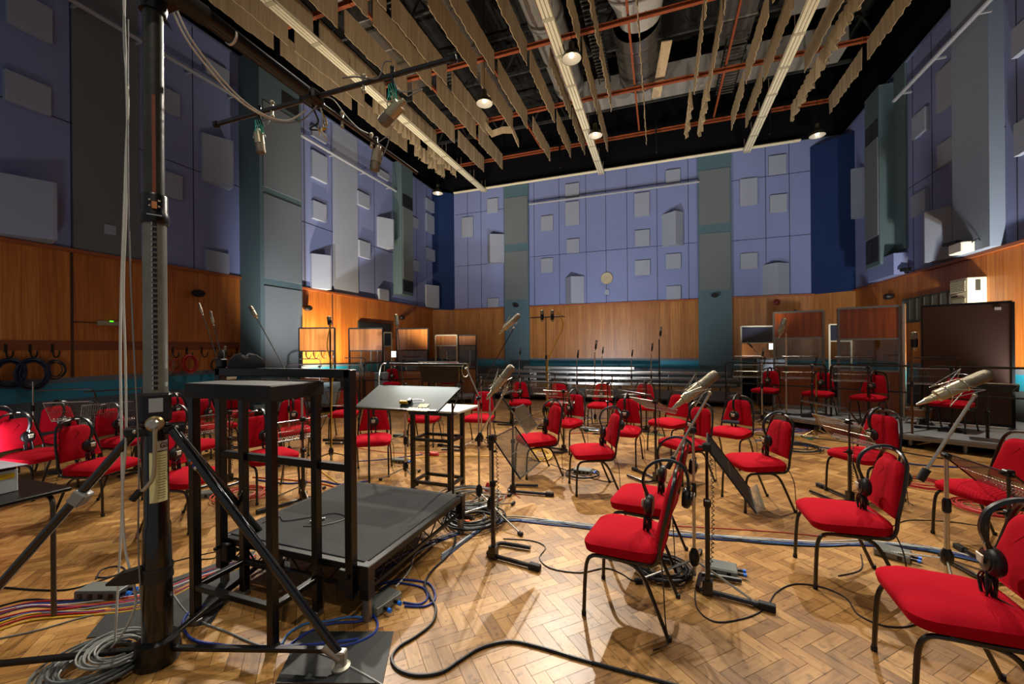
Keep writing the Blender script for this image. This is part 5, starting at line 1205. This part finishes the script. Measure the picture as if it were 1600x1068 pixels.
# stacked benches / staging along the far wall
ALU=mat('aluminium_edge','a3a3a0',.3,.85,var=.1)
for i,(x0,x1,y,z,lb) in enumerate(((-7.1,2.3,14.9,.30,'lowest aluminium staging plank before the far wall'),(-7.0,2.4,15.2,.48,'second aluminium staging plank before the far wall'),(-6.6,2.2,15.5,.66,'third aluminium staging plank before the far wall'),(-5.2,-.9,15.8,.80,'short top aluminium staging plank before the far wall'))):
    t=thing('staging_plank',lb,'staging',((x0+x1)/2,y,0),'stacked aluminium staging planks'); M().bx(x0,x1,y-.14,y+.14,z-.05,z+.05,bev=.012).build('plank',ALU,t)
    for k in range(6):
        x=x0+.3+(x1-x0-.6)*k/5
        for dy in(-.11,.11): M().cyl((x,y+dy,0),(x,y+dy,z-.05),.018,seg=8).build('leg',STEEL,t)
t=thing('platform','low dark platform in front of the far staging','platform',(-1.5,13,0)); M().bx(-6.3,2.2,12.0,14.5,.1,.16,bev=.01).build('deck',mat('dark_deck','3a3430',.8,var=.2),t); q=M()
for x in(-6,-4,-2,0,2):
    for y in(12.2,14.3): M().bx(x-.04,x+.04,y-.04,y+.04,0,.1).build('leg',BLACK,t)
# cabinet dark at far right of staging + flight case at far left
t=thing('flight_case','black flight case beside the white framed screen','case',(2.7,12.9,0)); M().bx(2.45,3.1,12.6,13.2,.05,1.25,bev=.02).build('case',mat('case_black','17171a',.5),t)
q=M()
for x in(2.45,3.1):
    for z in(.05,1.25): q.bar((x,12.595,z),(x,13.2,z),.03)
q.bar((2.45,12.59,.05),(2.45,12.59,1.25),.03).bar((3.1,12.59,.05),(3.1,12.59,1.25),.03); q.build('metal_edges',STEEL,t,smooth=False)
t=thing('flight_case','dark case behind the narrow glazed screens near the far corner','case',(-6.9,14.8,0)); M().bx(-7.9,-6.9,14.3,15,.05,1.5,bev=.02).build('case',MC['case_black'],t)
for b in((-7.9,14.3),):
    q=M().bar((-7.9,14.295,.05),(-7.9,14.295,1.5),.03).bar((-6.9,14.295,.05),(-6.9,14.295,1.5),.03); q.build('metal_edges',STEEL,t,smooth=False)
# percussion glimpse at the right edge: keyboard-like frame behind the brown screen
t=thing('tubular_rack','blue and steel percussion rack behind the right edge of the brown screen','rack',(5.75,8.6,0))
q=M()
for i in range(9): q.cyl((5.62+i*.055,8.45+i*.0,.25+i*.02),(5.62+i*.055,8.45,1.0),.014,seg=8)
q.build('tubes',ALU,t); M().bx(5.55,6.15,8.6,8.64,.75,1.25).build('blue_panel',mat('rack_blue','2c7fa0',.4),t,smooth=False)
M().cyl((5.55,8.45,1.28),(6.15,8.45,1.30),.018).build('top_bar',BLKT,t)
for x in(5.56,6.14): M().cyl((x,8.45,0),(x,8.45,1.3),.018).build('leg',BLKT,t)
# snare drum glimpse by chrome pole
t=thing('drum','small drum with tan shell on the riser behind the bronze stand','drum',(4.25,9.25,.25)); M().lathe([(.17,0),(.17,.14)],(4.3,9.3,.32),seg=28).build('shell',mat('drum_tan','a86b3c',.4),t)
for z in(.32,.46): M().lathe([(.165,-.012),(.18,-.012),(.18,.012),(.165,.012)],(4.3,9.3,z),seg=28).build('hoop',CHROME,t)
for a in(0,2.1,4.2): M().cyl((4.3+.1*math.cos(a),9.3+.1*math.sin(a),.32),(4.3+.2*math.cos(a),9.3+.2*math.sin(a),.2),.008).build('leg',CHROME,t)
# white chair-side objects behind the left screens
for x,y,w,h,lb in((-8.0,8.35,.35,.55,'pale blue plastic crate on the left riser'),(-7.3,9.5,.3,.75,'white upright panel case on the left riser')):
    t=thing('plastic_case',lb,'case',(x,y,.2)); M().bx(x-w/2,x+w/2,y-.15,y+.15,.2,.2+h,bev=.015).build('body',mat('case_pale','9fb6bd',.5),t); M().bx(x+.03,x+.12,y-.155,y-.15,.2+h*.75,.2+h*.8).build('latch',BLACK,t,smooth=False)
# ================================================================ FLOOR: MATS, BOXES, CABLES
def mat_on_floor(pts,label):
    q=M(); p=[P(*a) for a in pts]; q.rings([[v+V((0,0,.001)) for v in p],[v+V((0,0,.005)) for v in p]]); o=q.build('rubber_mat',mat('mat_black','16191a',.6,var=.2),smooth=False)
    bm=None; return tag(o,label,'mat')
mat_on_floor([(430,1068),(470,987),(615,987),(598,1068)],'black rubber mat under the right foot of the crank stand')
mat_on_floor([(135,997),(190,930),(400,860),(330,975)],'long black rubber mat running behind the crank stand pole')
def sbox(px,py,w,d,h,rz,label,sockets=3,side=0,m=GREY):
    p=P(px,py); R=Matrix.Rotation(rz,3,'Z'); t=thing('junction_box',label,'junction box',p,'grey audio junction boxes on the floor'); c=p+V((0,0,h/2))
    M().box(c,(w,d,h),rz=rz,bev=.006).build('case',m,t)
    M().box(c+V((0,0,h/2)),(w*.94,d*.9,.004),rz=rz).build('lid',mat('box_lid','6f736e',.4,.3),t,smooth=False)
    for i in range(sockets):
        o=R@V((-w/2+w*(i+.6)/(sockets+.2),-d/2-.002,0)); s=M().box(c+o,(.026,.006,.026),rz=rz).build('socket',BLACK,t,smooth=False)
    for i in range(2):
        o=R@V((w/2+.018,-d*.22+d*.4*i,0)); pl=M().cyl(c+R@V((w/2,-d*.22+d*.4*i,0)),c+R@V((w/2+.035,-d*.22+d*.4*i,0)),.011,seg=10).build('plug',BLACK,t)
        M().cyl(c+R@V((w/2+.035,-d*.22+d*.4*i,0)),c+R@V((w/2+.055,-d*.22+d*.4*i,0)),.013,seg=10).build('plug_ring',mat('ring_blue','1d6fe0',.35),pl)
    return t
sbox(598,945,.13,.20,.055,-.2,'grey junction box with blue plugs by the near podium leg',1)
sbox(163,930,.28,.12,.06,.35,'dark grey junction box with square sockets left of the crank stand',4,m=mat('box_dgrey','4a4c4b',.45))
sbox(1395,868,.2,.16,.05,-.5,'grey junction box behind the front right row, one blue plug',2)
sbox(1127,893,.2,.14,.05,-.1,'grey junction box behind the big microphone stand hub',2)
sbox(624,722,.24,.1,.05,.1,'grey junction box with round sockets seen under the score desk',4)
sbox(624,682,.22,.1,.05,.1,'dark junction box farther under the score desk',3,m=MC['box_dgrey'])
sbox(918,672,.3,.12,.06,0,'grey junction box in the middle of the floor by the far chairs',5)
sbox(911,738,.22,.14,.05,-.1,'grey junction box under the centre chair with a black cable coil',4)
sbox(322,775,.24,.12,.05,.5,'blue-grey junction box seen beside the cage stand',4)
sbox(118,742,.2,.12,.05,0,'dark junction box under the red chair left of the crank stand',3,m=MC['box_dgrey'])
FZ=.008
def fl(pts,r,cn,label,n=7,group=None): return cable([P(*p)+V((0,0,r*1.0)) for p in pts],r,cn,label,n,group=group)
o=fl([(712,838),(709,856),(697,872),(676,892),(664,913),(672,933),(681,952),(675,975),(650,996),(624,1012),(612,1030),(622,1048),(652,1057),(690,1052),(720,1033),(752,1014),(795,1004),(840,1012),(900,1030),(965,1048),(1060,1074)],.0085,'black','thick black cable curling across the foreground floor')
p=P(882,1025.5); M().tube([P(874,1021.5)+V((0,0,.0085)),P(888,1026)+V((0,0,.0085))],.0092,8).build('white_tape',WHITE,o)
fl([(786,842),(830,845),(852,855),(843,872),(860,888),(905,895),(945,888),(970,896),(990,908),(1005,905)],.0045,'black','thin black cable winding under the front red chair')
fl([(1086,925),(1090,952),(1118,972),(1165,966),(1196,950),(1213,926),(1242,913),(1285,918),(1322,935),(1340,960),(1380,978),(1420,979),(1455,966)],.0045,'black','thin black cable looping on the floor between the front right chairs')
fl([(1395,822),(1420,813),(1480,815),(1530,822),(1542,830)],.004,'black','thin black cable behind the third front right chair')
fl([(1360,812),(1378,825),(1388,840),(1380,862)],.004,'black','short black cable dropping behind the third front right chair')
fl([(1310,900),(1345,890),(1345,866)],.004,'black','short cable between the seat and the grey box at the right')
base=[(690,872),(725,845),(765,818),(800,812),(860,816),(920,823),(985,830),(1050,834),(1130,840),(1200,846),(1290,851),(1350,849),(1410,853),(1480,864),(1560,884),(1640,905)]
for k,(cn,off,wv) in enumerate((('black',0,1.2),('blue',3,2.0),('white',-3,1.5),('grey',-1.5,2.2),('lblue',1.5,1.7),('black',4,1.),('white',-4.2,1.9),('navy',2.2,2.4),('grey',.6,1.3),('blue',-2.2,2.1))):
    fl([(x,y+off*(.8 if i else 1.3)+wv*math.sin(i*1.7+k)) for i,(x,y) in enumerate(base)],.0055,cn,'%s cable in the long bundle crossing the middle floor, %s'%({'lblue':'light blue','navy':'navy'}.get(cn,cn),'upper side' if off<-1 else 'lower side' if off>2.5 else 'middle'),group='main floor cable bundle')
fl([(1050,822),(1130,826),(1220,832),(1290,839)],.004,'red','thin red cable along the middle floor bundle')
base=[(-30,975),(40,955),(95,952),(150,948),(210,940),(262,925),(310,905),(355,890),(400,872)]
for k,(cn,off) in enumerate((('red',0),('yellow',6),('orange',-5),('blue',-9),('red',9),('black',-12),('grey',3),('yellow',13),('purple',-3),('white',-7),('red',-10),('blue',5))):
    fl([(x,y+off*(1.4-.12*i)+2.2*math.sin(i*1.5+k*2)) for i,(x,y) in enumerate(base)],.005,cn,'%s cable in the coloured bundle behind the crank stand, %s'%(cn,'back' if off<-8 else 'rear half' if off<0 else 'front half' if off<8 else 'front'),group='coloured cable bundle')
fl([(5,918),(60,922),(110,921),(165,905),(200,892),(225,890)],.005,'black','black cable left of the crank stand leading to the dark junction box')
fl([(150,905),(160,890),(185,885),(195,892),(170,902),(150,902)],.0045,'navy','small loop of dark cable by the dark junction box')
fl([(262,880),(310,868),(342,862),(335,872),(312,874)],.004,'black','thin black cable looping left of the podium')
fl([(330,945),(300,955),(286,975),(300,1000),(350,1010),(410,1012),(500,1008),(560,1000)],.008,'blue','thick blue cable sweeping beneath the crank stand brace')
fl([(588,962),(560,972),(520,975),(490,985),(460,1003),(450,1012)],.007,'blue','blue cable from the podium junction box with white tape')
fl([(580,958),(590,975),(583,992),(555,1006),(530,1012)],.007,'blue','blue cable looping onto the rubber mat')
fl([(440,1008),(452,990),(480,975),(510,972),(548,965),(575,968)],.007,'lblue','light blue cable beside the mat')
fl([(594,922),(615,912),(640,914),(662,920),(668,935),(655,945),(630,942)],.0065,'blue','blue cable looping right of the podium junction box, outer')
fl([(590,915),(620,907),(650,908),(672,914),(680,935),(665,948),(632,948)],.0065,'blue','blue cable looping right of the podium junction box, inner')
fl([(618,918),(630,905),(642,888),(647,870),(655,862),(680,850)],.006,'white','black and white cable from the junction box up to the podium side')
for k,cn in enumerate(('blue','navy','black','white','blue')): fl([(580,905),(610,885-k*2),(650,863-k*1.5),(690,845-k*1.5),(725,832-k)],.0055,cn,'%s cable under the right podium edge, %s'%(cn,('front','second','third','fourth','rear')[k]))
fl([(262,915),(285,950),(310,970),(360,990),(410,1010),(470,1014),(520,1030),(560,1050),(612,1080)],.0055,'grey','grey cable from the mat across the crank stand brace')
fl([(-10,1000),(60,985),(130,965),(180,955),(230,948)],.0045,'grey','grey cable at the bottom left by the table leg')
tag(coil(P(150,1045)+V((0,0,.03)),.17,(0,0,1),CB['grey'],14,.006,1.,.04).build('cable_coil',mat('cable_steel','5f6260',.4)),'big grey cable coil on the floor at the bottom left','cable coil')
tag(coil(P(185,1035)+V((0,0,.07)),.11,(0.1,0,1),CB['grey'],10,.005,1.,.03).build('cable_coil',CB['grey']),'pale cable coil lying on the big grey coil at the bottom left','cable coil')
tag(coil(P(1037,893)+V((0,0,.02)),.15,(0,0,1),CB['black'],12,.006,1.,.035).build('cable_coil',CB['black']),'black cable coil under the front centre chair backs','cable coil')
tag(coil(P(845,716)+V((0,0,.05)),.13,(.15,-.3,1),CB['yellow'],12,.006,1.,.03).build('cable_coil',CB['yellow']),'yellow cable coil at centre under a red chair','cable coil')
tag(coil(P(378,775)+V((0,0,.02)),.2,(0,0,1),CB['orange'],9,.006,1.,.06).build('cable_coil',mat('cable_vermilion','b83a1c',.5)),'orange-red cable coil seen through the cage stand','cable coil')
tag(coil(P(1545,797)+V((0,0,.02)),.2,(0,0,1),CB['red'],9,.006,1.,.06).build('cable_coil',CB['red']),'red cable coil under the chair at the right edge','cable coil')
tag(coil(P(1240,700)+V((0,0,.02)),.3,(0,0,1),CB['black'],6,.008,1.,.08).build('cable_coil',CB['black']),'black cable coil behind the fifth chair of the right side','cable coil')
tag(coil(P(1440,757)+V((0,0,.02)),.2,(0,0,1),CB['red'],5,.006,1.,.06).build('cable_coil',CB['red']),'red cable coil at the bronze stand before the riser','cable coil')
tag(coil(P(740,815)+V((0,0,.03)),.2,(0,0,1),CB['black'],12,.008,1.,.07).build('cable_coil',CB['black']),'black cable heap beside the far right podium corner','cable coil')
tag(coil(P(735,783)+V((0,0,.04)),.25,(0,0,1),CB['green'],9,.006,1.,.09).build('cable_coil',CB['grey']),'grey cable heap behind the podium corner','cable coil')
tag(coil(P(911,742)+V((0,0,.02)),.17,(0,0,1),CB['black'],4,.006,1.,.05).build('cable_coil',CB['black']),'loose black cable loops round the box under the centre chair','cable coil')
fl([(400,750),(450,756),(500,752),(530,757),(575,752)],.009,'blue','blue cable seen through the guard rail'); fl([(395,746),(450,750),(505,757),(530,764)],.008,'orange','orange cable seen through the guard rail'); fl([(500,735),(520,750),(532,757)],.007,'yellow','yellow cable dropping through the guard rail view')
fl([(600,728),(650,716),(700,713),(800,714),(850,716)],.006,'yellow','long yellow cable running behind the desk stand'); fl([(560,700),(620,708),(700,706)],.005,'red','thin red cable behind the desk stand')
fl([(540,722),(600,718),(660,710)],.007,'blue','blue cable behind the score desk pole')
fl([(1180,688),(1240,695),(1300,702),(1400,722),(1480,730),(1560,730),(1640,728)],.01,'blue','long blue cable before the right riser')
fl([(1170,680),(1260,684),(1350,695),(1440,712),(1520,722)],.008,'black','long black cable before the right riser')
fl([(860,790-65),(905,742),(945,752),(962,752)],.005,'black','black cable from the box toward the second front chair')
rnd=random.Random(3); CN=('purple','yellow','red','blue','green','white','purple','orange','lblue','grey')
for k in range(12):
    x0=rnd.uniform(790,930); y0=rnd.uniform(656,676); fl([(x0+i*rnd.uniform(18,34),y0+rnd.uniform(-5,5)) for i in range(6)],.007,CN[k%10],'thin %s cable among the tangle between the far chairs'%CN[k%10],5,group='tangled thin cables on the far floor')
for k in range(9):
    x0=rnd.uniform(1135,1230); y0=rnd.uniform(664,692); fl([(x0+i*rnd.uniform(14,30),y0+rnd.uniform(-5,6)) for i in range(6)],.007,CN[(k*3)%10],'thin %s cable among the tangle at the foot of the right riser'%CN[(k*3)%10],5,group='tangled thin cables by the right riser')
for k in range(7):
    x0=rnd.uniform(690,740); y0=rnd.uniform(770,815); fl([(x0+i*rnd.uniform(8,18),y0+rnd.uniform(-9,9)) for i in range(6)],.005,('black','red','grey','green','white','black','yellow')[k],'%s cable in the heap at the far right podium corner'%('black','red','grey','green','white','dark','yellow')[k],5)
# small things
t=thing('adapter_plug','orange plug lying by the far right podium leg','plug',P(727,822)); M().box(P(727,822)+V((0,0,.03)),(.09,.05,.05),rz=.4,bev=.01).build('body',CB['orange'],t); M().cyl(P(727,822)+V((.04,.02,.03)),P(727,822)+V((.1,.03,.03)),.014).build('collar',CB['orange'],t)
t=thing('adapter_plug','red plug at the foot of the slim stand by the podium corner','plug',P(762,766)); M().lathe([(.035,0),(.03,.04),(.012,.09)],P(762,766),seg=12).build('body',CB['red'],t)
t=thing('red_bag','small red pouch on the floor seen through the desk stand','pouch',P(678,712)); M().rings([[P(678,712)+V((.09*math.cos(a)*k,.05*math.sin(a)*k,z)) for a in [PI/6*i for i in range(12)]] for z,k in((.0,.9),(.02,1),(.05,.8),(.065,.3))]).build('body',CB['red'],t)
c=P(750,140); 
q=M(); c=V((-2.42,2.25,.333))
q.tube(cat([c,c+V((.12,.05,.003)),c+V((.2,.2,.003)),c+V((.05,.25,.003)),c+V((-.08,.12,.003)),c+V((-.2,.02,.003)),c+V((-.3,.06,.003)),c+V((-.33,-.06,.003))],7),.0035,5); tag(q.build('cable',CB['black']),'thin black cable lying on the podium carpet','cable')
M().cyl(c+V((.0,.06,.008)),c+V((.06,.14,.008)),.008,seg=10).build('cable_plug',CHROME,COL.objects[-1])
# folded cloth / paper piles etc
t=thing('phone','small dark device clipped to the arm of the edge-on music stand','device',PY(1142,660,P(1110,928).y-.2)); M().box(PY(1142,659,P(1110,928).y-.2),(.09,.05,.012),rz=-.2,bev=.003).build('body',mat('device_navy','1a2330',.35),t); M().box(PY(1142,659,P(1110,928).y-.2)+V((0,0,.007)),(.08,.042,.002),rz=-.2).build('screen',BLACK,t,smooth=False)
q=None

# left lamp glimpsed between screens; right one added for a window reflection
for px,py,d,lb in((1204,541,12.3,'glaring white lamp added for the reflection in the navy-topped screen window'),(616,553,12.2,'glaring white work lamp between the second and third left screens')):
    c=at(px,py,d); t=thing('work_lamp',lb,'lamp',(c.x,c.y,0)); M().box(c,(.16,.06,.2),rz=YAW,bev=.01).build('housing',BLACK,t); f=c-Fw*.035
    M().box(f,(.13,.01,.17),rz=YAW).build('lamp_face',mat('lamp_glow','ffffff',.4,emit='fff0d8',estr=14),t,smooth=False)
    M().cyl((c.x,c.y,0),(c.x,c.y,c.z-.1),.012,seg=8).build('pole',BLKT,t); q=M()
    M().lathe([(.16,0),(.16,.012),(.02,.03)],(c.x,c.y,0),seg=18).build('base',BLKT,t)
M().cyl((-2.88,3.88,1.425),(-1.95,3.88,1.425),.016).build('lamp_tube',BLKT,bpy.data.objects['score_desk'])

# clutter on the guard rail and behind the cage stand
c=V((-2.80,1.94,1.482)); t=thing('clamp','small black knobbed clamp on the left end of the guard rail','clamp',c); M().box(c+V((0,0,.03)),(.06,.05,.06),bev=.008).build('body',BLACK,t); M().lathe([(.014,0),(.018,.02),(.018,.045),(.008,.06)],c+V((0,0,.06)),seg=12).build('knob',RUBBER,t)
q=M(); rs=[]
for z,k in((0,1),(.02,1.03),(.05,.9),(.075,.6),(.085,.25)): rs.append([V((-2.62+.15*k*math.cos(a)*(1+.12*math.sin(3*a)),1.97+.06*k*math.sin(a)*(1+.15*math.cos(2*a)),1.482+z*(1+.15*math.sin(2*a)))) for a in [PI/10*i for i in range(20)]])
tag(q.rings(rs).build('black_cloth',mat('cloth_black','101013',.9,var=.3)),'crumpled black cloth lying on the left of the guard rail','cloth')
p=P(362,700); c=V((p.x,p.y,1.02)); t=thing('small_lamp','small cream bucket lamp seen under the cage stand top','lamp',(p.x,p.y,0)); M().lathe([(.05,0),(.075,.14),(.07,.14),(.045,.01)],c,seg=18).build('lamp_shade',mat('shade_cream','d8d6b8',.5),t)
M().cyl((p.x,p.y,.02),(p.x,p.y,1.02),.01,seg=8).build('pole',BLKT,t); M().lathe([(.12,0),(.12,.012),(.02,.025)],(p.x,p.y,0),seg=18).build('base',BLKT,t)
